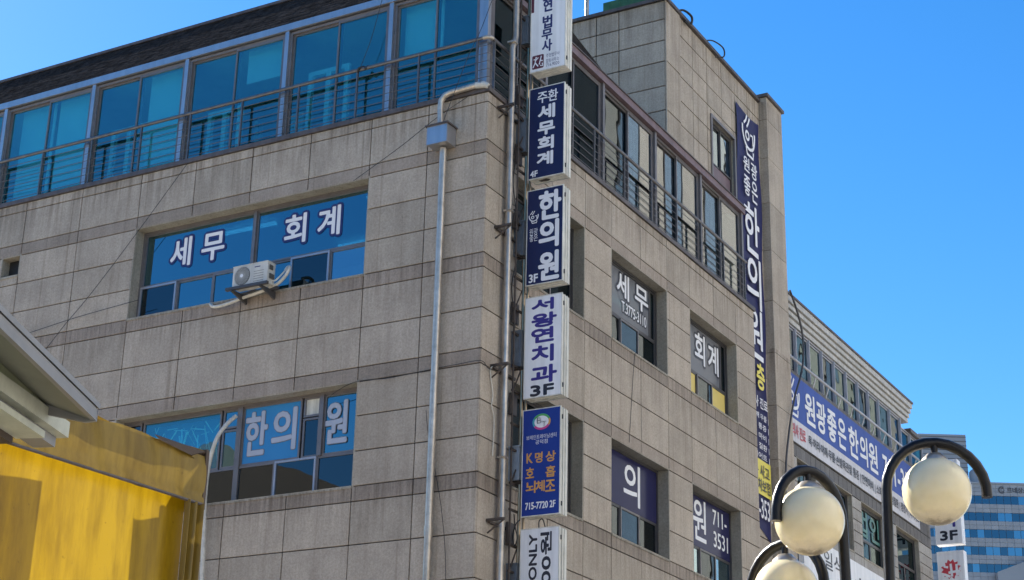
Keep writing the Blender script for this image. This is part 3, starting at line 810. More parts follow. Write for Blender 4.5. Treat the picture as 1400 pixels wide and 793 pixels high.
MB(SF).prism([(.335, 3.63), (.53, 3.63), (.545, 3.645), (.545, 3.875), (.53, 3.89), (.335, 3.89), (.322, 3.875), (.322, 3.645)], D0, D0 + .002, 1).build('seal', 'maroon', s1)
m = MB(SF)
for k, P in enumerate(([(.35, 3.82), (.40, 3.80), (.44, 3.84)], [(.40, 3.86), (.38, 3.75), (.34, 3.66)], [(.38, 3.75), (.44, 3.67)], [(.46, 3.70), (.50, 3.86)], [(.47, 3.78), (.53, 3.76)], [(.48, 3.68), (.53, 3.66), (.52, 3.72)])): stroke(m, P, .022, D0 + .004 + k * .0003)
m.build('seal_print', 'ltr_white', s1)
L(s1, '주현법무사', .59, .85, 3.80, 3.875, 'ltr_navy', 0); L(s1, '합동사무소', .59, .84, 3.70, 3.775, 'ltr_navy', 0); L(s1, '716.9020', .593, .845, 3.625, 3.685, 'ltr_navy', 0)
s2 = blade('dark navy blade sign ending in 4F with six white characters', 1.56, 3.26, 'navy')
for a in (('주', .435, .632, 2.95, 3.16, .006), ('환', .64, .83, 2.95, 3.17, .006), ('세', .45, .78, 2.64, 2.91, .02), ('무', .448, .782, 2.34, 2.59, .02), ('회', .455, .765, 2.065, 2.315, .02), ('계', .444, .755, 1.78, 2.03, .02), ('4F', .324, .465, 1.60, 1.715, .006)): L(s2, *a[:5], 'ltr_white', a[5])
s3 = blade('dark navy blade sign ending in 3F with large rounded white characters and a bowl emblem', -.34, 1.36, 'navy')
for a in (('한', .495, .92, .78, 1.30, .03), ('의', .505, .885, .275, .77, .03), ('원', .505, .895, -.295, .215, .03), ('원광', .332, .487, .545, .665, .0), ('좋은', .334, .489, .432, .548, .0), ('3F', .335, .505, -.297, -.145, .01)): L(s3, *a[:5], 'ltr_white', a[5])
bowl_logo(s3, SF, .308, .507, .752, .98, D0)
s4 = blade('white blade sign with indigo characters and black 3F', -2.27, -.55, 'white')
for a in (('서', .395, .81, -.81, -.60), ('왕', .40, .865, -1.095, -.85), ('연', .397, .818, -1.355, -1.10), ('치', .41, .82, -1.69, -1.40), ('과', .41, .88, -2.04, -1.74)): L(s4, *a, 'ltr_purple', .022)
L(s4, '3F', .40, .83, -2.25, -2.06, 'ltr_black', .018)
s5 = blade('bright blue blade sign with orange characters and an oval emblem', -4.19, -2.455, 'royal')
m = MB(SF); m.prism(arc(.618, -2.68, .155, .125, 0, 351, 26), D0, D0 + .002, 1); m.build('emblem', 'ltr_white', s5)
for mt, a0, a1, k in (('green', 20, 150, 0), ('teal', 150, 215, 1), ('pink', 215, 330, 2), ('ltr_orange', 330, 380, 3)):
    m = MB(SF); stroke(m, arc(.618, -2.68, .145, .115, a0, a1), .035, D0 + .003 + k * .0003); m.build('emblem_ring', mt, s5)
L(s5, 'B', .53, .62, -2.71, -2.60, 'ltr_navy', .008, name='lettering'); L(s5, 'T', .62, .71, -2.77, -2.67, 'ltr_navy', .008)
bpy.context.view_layer.update()
for a in (('브레인트레이닝센터', .35, .885, -2.957, -2.884, 0), ('공덕점', .513, .73, -3.04, -2.969, 0), ('715-7720 2F', .352, .885, -4.08, -3.965, .006)): L(s5, *a[:5], 'ltr_white', a[5])
for a in (('K', .358, .47, -3.335, -3.171), ('명', .51, .645, -3.345, -3.17), ('상', .70, .88, -3.345, -3.172), ('호', .35, .50, -3.58, -3.405), ('흡', .703, .877, -3.592, -3.412), ('뇌', .355, .53, -3.82, -3.625), ('체', .53, .693, -3.81, -3.63), ('조', .703, .875, -3.825, -3.635)): L(s5, *a, 'ltr_orange', .008)
s6 = blade('white blade sign lowest of the stack, with black lettering turned on its side', -6.4, -4.38, 'white')
L(s6, '커피 ONLY', .405, .59, -5.75, -4.47, 'ltr_black', .012, rot=True); L(s6, '1,900원', .63, .84, -5.75, -4.45, 'ltr_black', .012, rot=True)

# ---- the steel frame carrying the signs
t = thing('sign_frame', 'rusty steel ladder frame with conduits standing between drainpipe and stacked signs', 'frame', (.15, .9, GZ))
for y, x, r, mt in ((1.05, .16, .028, 'copper'), (1.12, .20, .022, 'copper'), (.80, .14, .016, 'rust')):
    MB().tube([(x, y, GZ), (x, y, 5.6)], r, 8).build('post', mt, t)
z = -5.6
k = 0
while z < 5.2:
    MB().box(.12, .15, .78, 1.08, z, z + .035).build('rung', 'rust', t)
    if k % 3 == 1: MB().tube([(.14, .80, z), (.14, 1.05, z + .42)], .012, 6).build('brace', 'rust', t)
    z += .42 if k % 2 else .55
    k += 1
for z in (2.70, .52, -1.86, -4.35):
    m = MB(); m.box(.0, .32, .30, .34, z, z + .04); m.box(.02, .05, .34, 1.05, z - .02, z + .02); m.tube([(.02, .32, z - .18), (.30, .32, z)], .014, 6)
    m.build('bracket', 'rust', t)
for z in (1.9, .7, -.95, -2.5, -4.6, 3.0):
    MB().box(.06, .10, .82, 1.02, z, z + .35).build('back_plate', 'cap', t)
for lab, z0, z1, mt in (('grey metal switch box behind the top white sign', 4.20, 4.74, 'ebox'), ('grey metal switch box beside the navy 4F sign', 2.13, 2.75, 'ebox'), ('grey metal switch box beside the navy 3F sign with bowl emblem', .24, .86, 'ebox'),
                    ('grey metal switch box beside the white sign with indigo characters', -1.69, -1.08, 'ebox'), ('pale blue switch box beside the bright blue sign', -3.58, -3.02, 'ebox2'), ('grey metal switch box beside the lowest white sign', -5.4, -4.9, 'ebox')):
    if mt == 'ebox2' and 'ebox2' not in M: M['ebox2'] = paint('pale_blue_box', (0.42, 0.50, 0.60), .5, 0, .25, 6, .4)
    b = thing('switch_box', lab, 'switch box', (.1, 1.0, z0), 'switch boxes behind the blade signs')
    MB().box(.0, .19, .96, 1.18, z0 + .02, z1).build('body', mt, b)
    MB().box(-.012, .20, .945, 1.19, z1, z1 + .02).build('lid', mt, b)
    MB().box(.03, .16, .95, .958, z0 + .08, z1 - .06).build('door', mt, b)
    m = MB(); m.box(.02, .30, 1.0, 1.03, z0 - .03, z0 + .018); m.build('shelf', 'rust', b)

m = MB(); m.prism([(.44, .98), (.60, .96), (.66, 1.0), (.60, 1.05), (.47, 1.04)], 1.552, 1.556, 2); m.build('rust_patch', 'rust', s2)
cable('loose black cable loop under the pale blue switch box', [(.10, 1.0, -4.1), (.16, .93, -4.3), (.21, .92, -4.5), (.16, .93, -4.62), (.11, .96, -4.45), (.17, .94, -4.28), (.22, .98, -4.2)], .010)
cable('black cable looped on top of the lowest white sign', [(.55, 1.0, -4.38), (.56, .98, -4.26), (.62, .98, -4.23), (.66, 1.0, -4.36)], .010)
cable('thin cable strung between the grey switch boxes', [(.03, .94, 2.1), (.0, .90, 1.6), (.05, .92, 1.1), (.03, .94, .85)], .009)
cable('thin cable hanging below the switch box beside the bowl emblem sign', [(.08, .94, .2), (.02, .9, -.3), (.07, .92, -.8), (.05, .94, -1.05)], .009)
# ---------------------------------------------------------------- drainpipes
t = thing('drainpipe', 'stainless drainpipe with a square hopper box on the broad stone wall', 'drainpipe', (-.78, -.09, GZ))
MB().tube([(-.78, -.10, GZ), (-.78, -.10, 1.95)], .062, 14).build('pipe', 'steel', t)
for z in (-4.6, -8): MB().tube([(-.78, -.10, z), (-.78, -.10, z + .16)], .072, 14).build('collar', 'steel', t)
m = MB(); m.prism([(-.99, -.30), (-.60, -.30), (-.60, -.01), (-.99, -.01)], 1.97, 2.30, 2); m.build('hopper', 'cladding', t)
m = MB(); m.box(-1.02, -.57, -.33, -.005, 2.30, 2.325); m.build('hopper_lid', 'cap', t)
MB().tube([(-.84, -.12, 2.3), (-.86, -.12, 2.70), (-.85, -.12, 2.84), (-.78, -.11, 2.93), (-.68, -.10, 2.965), (-.20, -.075, 3.0), (-.08, -.07, 3.0)], .052, 14).build('elbow_pipe', 'steel', t)
MB().tube([(-.20, -.075, 3.0), (-.05, -.06, 2.99), (.02, -.05, 2.95)], [.056, .06, .045], 12).build('spout', 'ac', t)
t = thing('drainpipe', 'tall stainless drainpipe running up the corner beside the stacked signs', 'drainpipe', (.1, .6, GZ))
MB().tube([(.10, .60, GZ), (.10, .60, 3.96), (.10, .63, 4.06), (.10, .68, 4.16), (.10, .70, 4.26), (.10, .70, 5.9)], .055, 14).build('pipe', 'steel', t)
for z in (-3.3, .9, 4.05): MB().box(.03, .17, .535, .665, z, z + .03).build('clip', 'steel', t)

# ---------------------------------------------------------------- air conditioner
t = thing('air_conditioner', 'white outdoor air conditioner unit on a bracket below the lettered window', 'air conditioner', (-4.4, -.25, 0))
AX0, AX1, AZ0, AZ1 = -4.78, -4.04, .03, .41
m = MB(); m.box(AX0, AX1, -.38, -.17, AZ0, AZ1); m.box(AX0 - .006, AX1 + .006, -.386, -.164, AZ1, AZ1 + .012); m.build('casing', 'ac', t)
fx, fz = -4.575, .222
FD = front(-.38)
m = MB(FD); m.prism(arc(fx, fz, .165, .165, 0, 352, 40), .001, .004, 1); m.build('fan_opening', 'ac_dark', t)
m = MB(FD)
for k in range(26):
    a = 360 * k / 26
    P = [(fx + r * math.cos(math.radians(a + r * 230)), fz + r * math.sin(math.radians(a + r * 230))) for r in (.04, .08, .12, .16)]
    stroke(m, P, .008, .010 + .0002 * k)
for r in (.06, .09, .12, .145): stroke(m, arc(fx, fz, r, r, 0, 360, 36), .005, .012 + r * .01)
m.build('fan_grille', 'ac', t)
MB(FD).prism(arc(fx, fz, .034, .034, 0, 345, 20), .014, .02, 1).build('fan_hub', 'ltr_white', t)
m = MB(FD)
for k in range(5): m.box(-4.33, -4.12, .001, .004, .08 + k * .045, .086 + k * .045)
m.build('louvre', 'ac_dark', t)
MB(FD).box(-4.32, -4.20, .001, .003, .335, .352).build('badge', 'ltr_navy', t)
m = MB(side(AX1)); m.box(-.34, -.25, 0.001, .02, .28, .36); m.box(-.33, -.22, .001, .03, .12, .20); m.build('valve_cover', 'ac_dark', t)
t2 = thing('bracket', 'grey steel bracket shelf carrying the white air conditioner', 'bracket', (-4.4, -.2, 0))
m = MB(); m.box(-4.86, -3.98, -.46, -.40, -.03, .02); m.box(-4.86, -3.98, -.16, -.10, -.03, .02); m.build('shelf', 'alu_dark', t2)
for x in (-4.75, -4.15):
    MB().prism([(-.46, -.02), (-.46, -.05), (-.02, -.16), (-.02, -.02)], x, x + .035, 0).build('arm', 'alu_dark', t2)
cable('white insulated pipe curling from the air conditioner into the window', [(-5.50, -.05, -.03), (-5.38, -.12, -.12), (-5.22, -.14, -.145), (-4.98, -.14, -.12), (-4.70, -.14, -.07), (-4.40, -.14, -.03), (-4.05, -.14, .04), (-3.86, -.14, .16), (-3.78, -.12, .31), (-3.84, -.06, .38), (-3.95, 0, .36)], .03, 'hose', 'pipe', None, 'pipe', 10)
cable('thin pale pipe beside the air conditioner valve', [(-4.06, -.25, .10), (-3.98, -.22, .10), (-3.90, -.16, .22), (-3.84, -.1, .34)], .015, 'hose', 'pipe', None, 'pipe', 8)
cable('long white hose hanging out of the window above the yellow tarpaulin', [(-4.88, .14, -2.10), (-4.95, .0, -2.27), (-5.05, -.12, -2.56), (-5.15, -.14, -3.02), (-5.17, -.14, -3.54), (-5.14, -.14, -4.04), (-5.09, -.14, -4.84), (-5.06, -.14, -6.0), (-5.1, -.14, -8.0)], .036, 'hose', 'hose', None, 'hose', 10)

# ---------------------------------------------------------------- loose wires
W = 'thin wires on the stone facade'
cable('thin wire crossing the stone wall from the top storey down past the small vent', [(-6.3, -.08, 2.85), (-7.3, -.06, 1.75), (-8.32, -.06, .65), (-8.9, -.05, .12), (-9.45, -.05, -.42), (-10.2, -.03, -.9)], .0055, 'black', 'wire', W, 'wire')
cable('thin wire slanting gently from the lettered window corner across the stone', [(-7.2, -.03, .33), (-8.6, -.05, .22), (-9.9, -.05, .08), (-11.5, -.03, -.05)], .0055, 'black', 'wire', W, 'wire')
cable('thin wire dropping across the top storey corner to the square hopper', [(.25, -.15, 4.9), (-.05, -.2, 4.0), (-.30, -.2, 3.5), (-.62, -.2, 2.7), (-.86, -.2, 2.1)], .0055, 'black', 'wire', W, 'wire')
cable('thin wire running down from the hopper to the fourth floor window head', [(-.35, -.04, 2.86), (-.94, -.08, 2.57), (-1.65, -.08, 2.18), (-2.6, -.05, 1.75)], .0055, 'black', 'wire', W, 'wire')
cable('thin wire dropping in front of the top storey glass onto the handrail', [(-2.25, .02, 5.3), (-2.45, .02, 4.5), (-2.66, .03, 3.97)], .0055, 'black', 'wire', W, 'wire')
cable('thin wire hanging from the drainpipe down the lower stone', [(-.86, -.18, -2.6), (-.84, -.12, -2.96), (-.74, -.06, -3.5), (-.58, -.05, -4.23), (-.47, -.05, -5.2), (-.45, -.05, -7)], .0055, 'black', 'wire', W, 'wire')
cable('thin wire running along the stone band from the window head to the corner', [(-2.95, .1, -2.05), (-2.73, .0, -1.99), (-2.32, -.03, -1.885), (-1.7, -.03, -1.91), (-1.06, -.03, -1.885), (-.4, -.03, -1.86), (.02, -.03, -1.86), (.03, .2, -1.92), (.03, .5, -1.86)], .0055, 'black', 'wire', W, 'wire')
cable('thin wire hanging down between the street windows', [(.02, 5.62, .0), (.02, 5.56, -.3), (.02, 5.45, -1.1), (.02, 5.36, -1.8)], .0055, 'black', 'wire', W, 'wire')
cable('knot of black tape round the handrail', [(-2.72, .05, 3.90), (-2.66, .0, 3.95), (-2.60, .07, 4.0), (-2.54, .02, 3.93), (-2.50, .05, 3.98)], .022, 'black', 'tape', None, 'tape')
cable('pale cord looped under the sign frame bracket', [(.04, .32, -1.85), (.02, .28, -1.95), (.03, .36, -2.3), (.03, .33, -2.5), (.03, .42, -2.7), (.03, .40, -3.3)], .009, 'hose', 'cord', None, 'cord')

# ---------------------------------------------------------------- neighbouring building
XN = -.70
TN = side(XN)
Nb = thing('glass_fronted_building', 'lower grey building with white cornice and a blue clinic banner beyond the tower', 'building', (XN, 21, GZ))
MB().box(-8, XN - .34, 15.5, 27.35, GZ, 3.9).build('core', 'tile', Nb)
MB().box(-8, XN - .3, 15.5, 25.75, 3.9, 4.4).build('core', 'tile', Nb)
NZ = [2.72, 2.05, .72, -.82, -1.6, -2.4, -3.3, -4.4, -6, -8, -10, -12]
holesN = [(18.15, 20.24, -.80, .70), (21.0, 23.0, -.80, .70), (24.0, 26.1, -.80, .70), (16.2, 17.5, -.80, .70)]
nu = [15.5 + .3 * k for k in range(40)] + [27.4]
nu = sorted(set([round(x, 2) for x in nu] + [27.4]))
stone_wall(Nb, 'N', TN, [15.5 + .34 * k for k in range(36)], [2.72, 2.30, 1.02, .705], [], [], None, gap=.02, mat='tile', bmat='tile')
stone_wall(Nb, 'N', TN, [15.5, 16.2, 17.5, 18.15, 20.24, 21.0, 23.0, 24.0, 26.1, 27.4], [.70, .40, .10, -.20, -.50, -.80, -1.1, -1.5, -2.0, -3, -5, -8, -12], [], holesN, lambda p, q, r, s: s < -1.6, gap=.024, mat='tile_light', bmat='tile_light')
for a, b, c, e in holesN:
    mid = (a + b) / 2
    w = window(Nb, TN, a, b, c + .01, e, -.12, [(a + .05, b - .05, -.22, e - .05, 'glass_annex'), (a + .05, mid, c + .06, -.222, 'glass_annex'), (mid, b - .05, c + .06, -.222, 'glass_annex')], mat='alu_dark')
    s = {18.15: '무', 21.0: '법인'}.get(a)
    if s == '무': text(w, '무', TN, 18.95, 19.95, -.1, .55, -.14, 'ltr_green', .03)
    if s == '법인': text(w, '법', TN, 21.05, 21.85, -.12, .58, -.14, 'ltr_green', .03); text(w, '인', TN, 22.05, 22.85, -.12, .58, -.14, 'ltr_green', .03)
# continuous glazing under the cornice
posts = [15.55, 16.55, 17.5, 18.45, 19.4, 20.35, 21.3, 22.2, 23.1, 24.1, 25.1, 26.0, 27.3]
for i, (a, b) in enumerate(zip(posts, posts[1:])):
    window(Nb, TN, a + .02, b - .02, 2.74, 4.10 if b < 26 else 3.86, -.04, [(a + .06, b - .06, 2.80, 4.04 if b < 26 else 3.8, 'glass_annex' if i % 3 else 'glass_dark')], mat='alu_light', fw=.04)
    MB(TN).box(a - .02, a + .02, -.1, -.02, 2.74, 4.1 if a < 25.8 else 3.86).build('mullion', 'alu_light', Nb)
MB(TN).box(15.5, 27.3, -.32, -.26, 2.3, 3.9).build('inner_wall', 'tile', Nb)
rl = MB(TN).tube([(15.5, .12, 3.10), (26.2, .12, 3.10)], .035, 8).build('handrail', 'alu_light', Nb)
for u in posts[1:-1]: MB(TN).tube([(u, .12, 3.10), (u, .02, 2.80)], .018, 6).build('handrail_bracket', 'alu_light', Nb)
for k, (z0, z1, o) in enumerate(((4.12, 4.24, .0), (4.265, 4.37, .05), (4.395, 4.50, .10), (4.525, 4.67, .15))):
    MB(TN).box(15.5, 25.78, -.3, o, z0, z1).build('cornice_step', 'cornice', Nb)
m = MB(TN); m.box(15.48, 25.82, -.3, .18, 4.675, 4.73); m.build('roof_edge', 'cap', Nb)
m = MB(TN); m.box(25.83, 27.45, -.4, .05, 3.87, 3.98); m.build('coping', 'cap', Nb)
MB(TN).box(15.5, 27.4, .02, .5, -3.2, -2.9).build('awning_ledge', 'alu_dark', Nb)
# its banner
t = thing('facade_banner', 'wide blue clinic banner with white lettering over a white strip of print', 'banner', (XN, 20.5, 1.0))
m = MB(TN); m.box(15.45, 26.2, .03, .045, 1.62, 2.76); m.build('upper_cloth', 'banner2', t)
m = MB(TN); m.box(15.45, 26.2, .03, .043, 1.04, 1.618); m.build('lower_cloth', 'banner_w', t)
m = MB(TN); m.box(15.45, 26.2, .0, .035, 2.765, 2.86); m.build('batten', 'tile', t)
nb = .055
bowl_logo(t, TN, 15.50, 16.45, 1.68, 2.66, nb)
for s_, a, b in (('원', 16.77, 17.5), ('광', 17.6, 18.3), ('좋', 18.4, 19.1), ('은', 19.2, 19.85), ('한', 20.05, 20.85), ('의', 20.95, 21.6), ('원', 21.68, 22.45)): text(t, s_, TN, a, b, 1.74, 2.56, nb, 'ltr_white', .035)
text(t, '711-3531', TN, 22.9, 26.1, 1.78, 2.48, nb, 'ltr_white', .03)
text(t, '한의사 진료', TN, 15.6, 16.75, 1.16, 1.50, nb, 'ltr_red', .012)
text(t, '목·허리·어깨·무릎·손발목관절 통증 | 안면마비 | 소화불량', TN, 16.95, 23.2, 1.15, 1.46, nb, 'ltr_black', .010)
text(t, '여성질환 | 갱년기 | 다이어트', TN, 23.3, 26.1, 1.15, 1.46, nb, 'ltr_black', .010)
# fascia sign low on it
t = thing('shop_sign', 'white shop fascia sign with black lettering below the neighbouring windows', 'sign', (XN, 20, -2.6))
MB(TN).box(16.0, 25.5, .03, .16, -2.6, -1.15).build('panel', 'white', t)
text(t, '일식', TN, 17.4, 18.7, -1.75, -1.30, .165, 'ltr_black', .008); text(t, '초밥', TN, 19.6, 21.6, -2.3, -1.5, .165, 'ltr_black', .03)
cable('grey drain hose bowed down the front of the neighbouring cornice', [(-.46, 15.5, 4.72), (-.44, 15.95, 4.25), (-.42, 16.2, 3.65), (-.42, 16.05, 2.85), (-.42, 15.42, 1.92), (-.42, 14.93, .88), (-.44, 14.68, -.25), (-.44, 14.62, -2.5)], .026, 'alu_dark', 'hose', None, 'hose', 8)
# blade signs at its far end
for lab, z0, z1, kind in (('distant white blade sign reading 3F beyond the right building', .87, 3.4, 0), ('distant white blade sign with a red burst emblem', -1.6, .66, 1)):
    lab = lab.replace('the right building', 'the blue banner')
    t = thing('blade_sign', lab, 'sign', (-.2, 27.7, z0), 'blade signs at the far end of the neighbouring building')
    MB().box(-.615, .17, 27.6, 27.95, z0, z1).build('case', 'white', t)
    MB().box(-.60, .155, 27.592, 27.599, z0 + .02, z1 - .02).build('face', 'white', t)
    T9 = front(27.59)
    if kind == 0:
        for s_, a, b, c, e, mt in (('3F', -.48, .05, .97, 1.27, 'ltr_black'), ('과', -.48, .09, 1.36, 1.80, 'ltr_purple'), ('치', -.45, .06, 1.88, 2.3, 'ltr_purple'), ('연', -.45, .06, 2.4, 2.8, 'ltr_purple')): text(t, s_, T9, a, b, c, e, .002, mt, .025)
    else:
        m = MB(T9)
        P = []
        for k in range(24):
            r = .30 if k % 2 else .22
            P.append((-.22 + r * math.cos(k * math.pi / 12), .12 + r * math.sin(k * math.pi / 12)))
        m.prism(P, .001, .003, 1); m.build('burst', 'ltr_red', t)
        m = MB(T9)
        for k, q in enumerate(([(-.42, .34), (-.40, .20), (-.30, .18)], [(-.30, .02), (.05, .06)], [(-.22, .28), (-.20, -.1)], [(-.05, .26), (-.05, -.08)], [(-.42, -.02), (-.25, -.1)])): stroke(m, q, .07, .006 + k * .0004)
        m.build('lettering', 'ltr_white', t)

# ---------------------------------------------------------------- far office block
fwd = Vector((-.2271, .9413, 0)).normalized(); DIST = 325.0
OP = Vector(CP) + fwd * DIST; OP.z = GZ
ang = math.radians(-17)
hx = Vector((fwd.y, -fwd.x, 0))
odir = (hx * math.cos(ang) - fwd * math.sin(ang)).normalized()      # along its facade
onrm = Vector((odir.y, -odir.x, 0)).normalized()
if onrm.dot(fwd) > 0: onrm = -onrm
TO = lambda u, d, v: tuple(OP + odir * u + onrm * d + Vector((0, 0, v)))
O = thing('glass_office_block', 'distant pale office tower with blue ribbon windows beyond the street lamp', 'building', tuple(OP))
H = 1.586 + 12 + 24.3
HT = (CP[2] - GZ) + DIST * 0.2531
m = MB(TO); m.box(-30, 22, -20, -.3, 0, HT - .2); m.build('core', 'office_wall', O)
nf = 10; fh = 3.2
for k in range(nf):
    z1 = HT - (2.15 if k == 0 else 2.15 + k * fh - .0)
    zt = HT if k == 0 else HT - 2.15 - (k - 1) * fh - 1.45
    if k:
        # spandrel panels between the ribbons
        pass
for k in range(nf):
    sp1 = HT if k == 0 else HT - 2.2 - k * fh + 1.62
    sp0 = HT - 2.2 - k * fh
    wz1, wz0 = sp0, HT - 2.2 - (k + 1) * fh + 1.62
    for i in range(26):
        u = -14 + i * 1.35
        if u > 9: break
        for j in range(2 if k else 3):
            hh = (sp1 - sp0) / (2 if k else 3)
            MB(TO).box(u + .02, u + 1.33, -.3, -.02 + random.uniform(-.01, .01), sp0 + j * hh + .02, sp0 + (j + 1) * hh - .02).build('panel', 'office_wall', O) if k < 6 else None
    for i in range(26):
        u = -14 + i * 1.35
        if u > 9 or k > 6: break
        MB(TO).box(u + .04, u + 1.31, -.22, -.14, wz0 + .03, wz1 - .03).build('pane', 'office_pane' if random.random() < .25 else 'office_glass', O)
m = MB(TO); m.box(-30, 22, -1, .15, HT, HT + .35); m.build('parapet', 'office_wall', O)
m = MB(TO); m.box(-12, -2.9, -14, -4, HT + .36, HT + 10.6); m.build('plant_room', 'office_wall', O)
m = MB(TO)
for k in range(12): m.box(-12, -2.85, -3.99, -3.93, HT + .7 + k * .85, HT + .8 + k * .85)
m.build('plant_room_louvre', 'office_dark', O)
c0 = TO(-1.4, -3.0, HT + .3)
MB().lathe([(0, 3.2), (1.3, 3.1), (1.6, 2.7), (1.6, 0)], c0, 24).build('roof_drum', 'office_wall', O)
m = MB(TO); stroke(m, arc(1.95, HT - 1.05, .55, .55, 50, 320), .28, .03); stroke(m, arc(2.1, HT - 1.05, .3, .3, 0, 360), .10, .034); m.build('emblem', 'office_dark', O)
text(O, '르네상스', TO, 2.9, 6.9, HT - 1.6, HT - .5, .03, 'office_dark', .05)
# stepped side wing low in front of it
m = MB(TO); m.prism([(-.5, HT - 16.8), (9.5, HT - 12.8), (9.5, HT - 22), (-.5, HT - 22)], .6, 1.6, 1); m.build('ramp_parapet', 'office_wall', O)

# ---------------------------------------------------------------- street lamp
PX, PY = 9.58, -11.19
lamp = thing('street_lamp', 'black iron street lamp with curved arms and cream globes in front of the buildings', 'street lamp', (PX, PY, GZ))
MB().tube([(PX, PY, GZ), (PX, PY, -8.55)], [.085, .06], 16).build('pole', 'iron', lamp)
MB().lathe([(.0, .9), (.10, .88), (.13, .5), (.17, .35), (.2, 0.0)], (PX, PY, GZ), 20).build('base', 'iron', lamp)
GL = [((10.05, -10.913, -7.517), .228), ((9.358, -11.496, -7.776), .228), ((8.983, -10.96, -8.12), .226)]
for (gx, gy, gz), r in GL:
    v = Vector((gx - PX, gy - PY, 0)); dst = v.length; a = v.normalized()
    R = .338 if dst > .45 else dst * .70
    R = min(R, dst - .12)
    Rz = .338
    cz = gz + .0
    P = [(PX + a.x * .03, PY + a.y * .03, -9.0), (PX + a.x * (dst - R) * .9, PY + a.y * (dst - R) * .9, -8.6), (PX + a.x * (dst - R) * .97, PY + a.y * (dst - R) * .97, cz - .25)]
    for k in range(15):
        th = math.pi - math.pi * 1.03 * k / 14
        P.append((gx + a.x * R * math.cos(th), gy + a.y * R * math.cos(th), cz + Rz * math.sin(th)))
    arm = MB().tube(P, .036, 14).build('arm', 'iron', lamp)
    MB().tube([(gx, gy, cz + Rz), (gx, gy, cz + r - .01)], .024, 10).build('hanger', 'iron', arm)
    MB().lathe([(0, r + .035), (.05, r + .03), (.085, r - .005), (.095, r - .022), (.0, r - .03)], (gx, gy, gz), 24).build('gallery', 'steel', arm)
    prof = [(r * math.sin(math.pi * k / 24) + (1e-4 if k in (0, 24) else 0), r * math.cos(math.pi * k / 24)) for k in range(25)]
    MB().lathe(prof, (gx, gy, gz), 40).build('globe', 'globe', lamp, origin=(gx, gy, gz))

# ---------------------------------------------------------------- yellow tarpaulin awning
A = thing('tarpaulin_awning', 'faded mustard market awning with a glowing yellow sheet hanging under its fascia', 'awning', (4.6, -14, GZ))
TA = side(5.0)
def sheet(name, mat, fn, nu_, nv_, parent, T=TA, solid=.006):
    m = MB(T)
    vs = [fn(i / nu_, j / nv_) for j in range(nv_ + 1) for i in range(nu_ + 1)]
    k = nu_ + 1
    m.add(vs, [(j * k + i, j * k + i + 1, (j + 1) * k + i + 1, (j + 1) * k + i) for j in range(nv_) for i in range(nu_)])
    m.sm = True
    return m.build(name, mat, parent)
rnd = random.Random(3)
def fas(a, b):
    u = -16.5 + (4.10) * a
    zt = -7.05 - .035 * (1 - a) * 3 + (-.02 if a > .93 else 0); zb = -7.445 - .02 * (1 - a) * 3
    w = .012 * math.sin(a * 37 + b * 3) + .008 * math.sin(a * 90 + 2 * b) + .02 * math.sin(b * 3.1) + (.02 if b < .2 else 0)
    return (u, w, zb + (zt - zb) * b + .006 * math.sin(a * 50))
sheet('fascia', 'tarp', fas, 90, 10, A)
def rf_(a, b):
    u = -16.5 + 4.10 * a
    return (u, .0 - .4 * b + .01 * math.sin(a * 40), -7.05 - .035 * (1 - a) * 3 + .10 * b + .02 * math.sin(a * 21))
sheet('top_sheet', 'tarp', rf_, 60, 6, A)
def low_(a, b):
    u = -16.5 + 4.02 * a
    zt = -7.36 - .02 * (1 - a) * 3
    return (u, -.05 + .006 * math.sin(a * 60 + b) + .012 * math.sin(a * 23 + 2 * b) - .03 * b, zt - 3.4 * (1 - b))
sheet('hanging_sheet', 'tarp_thin', lambda a, b: low_(a, b), 110, 24, A)
def cur(a, b):
    u = -12.60 + .20 * a
    return (u, .02 + .035 * math.sin(a * 16), -7.44 - 2.6 * (1 - b))
sheet('side_curtain', 'tarp', cur, 24, 10, A)
MB(TA).tube([(-16.5, .03, -7.455), (-14.4, .03, -7.475), (-12.42, .03, -7.44)], .012, 6).build('hem_cord', 'cap', A)
m = MB(TA); m.box(-12.41, -12.375, -.9, .02, -7.47, -7.02); m.build('end_flap', 'kiosk_brown', A)
m = MB(TA); m.add([(-13.0, .02, -7.055), (-12.42, .02, -7.04), (-12.37, -.10, -7.10), (-12.37, .0, -7.16), (-12.6, .03, -7.11), (-12.95, .03, -7.085)], [(0, 1, 2, 3, 4, 5)]); m.build('top_flap', 'kiosk_brown', A)
for a0, a1 in ((-16.5, -13.55), (-12.62, -11.9)):  # unseen sheets added to shade the hanging sheet; their gap leaves the glowing patch
    sheet('shade_curtain', 'tarp_back', lambda a, b, a0=a0, a1=a1: (a0 + (a1 - a0) * a, -1.02 + .05 * math.sin(a * 9 + b * 4), -10.6 + 3.66 * b), 20, 12, A)
for u in (-12.40, -16.3): MB(TA).tube([(u, -.85, GZ), (u, -.85, -6.96)], .03, 8).build('pole', 'rust', A)

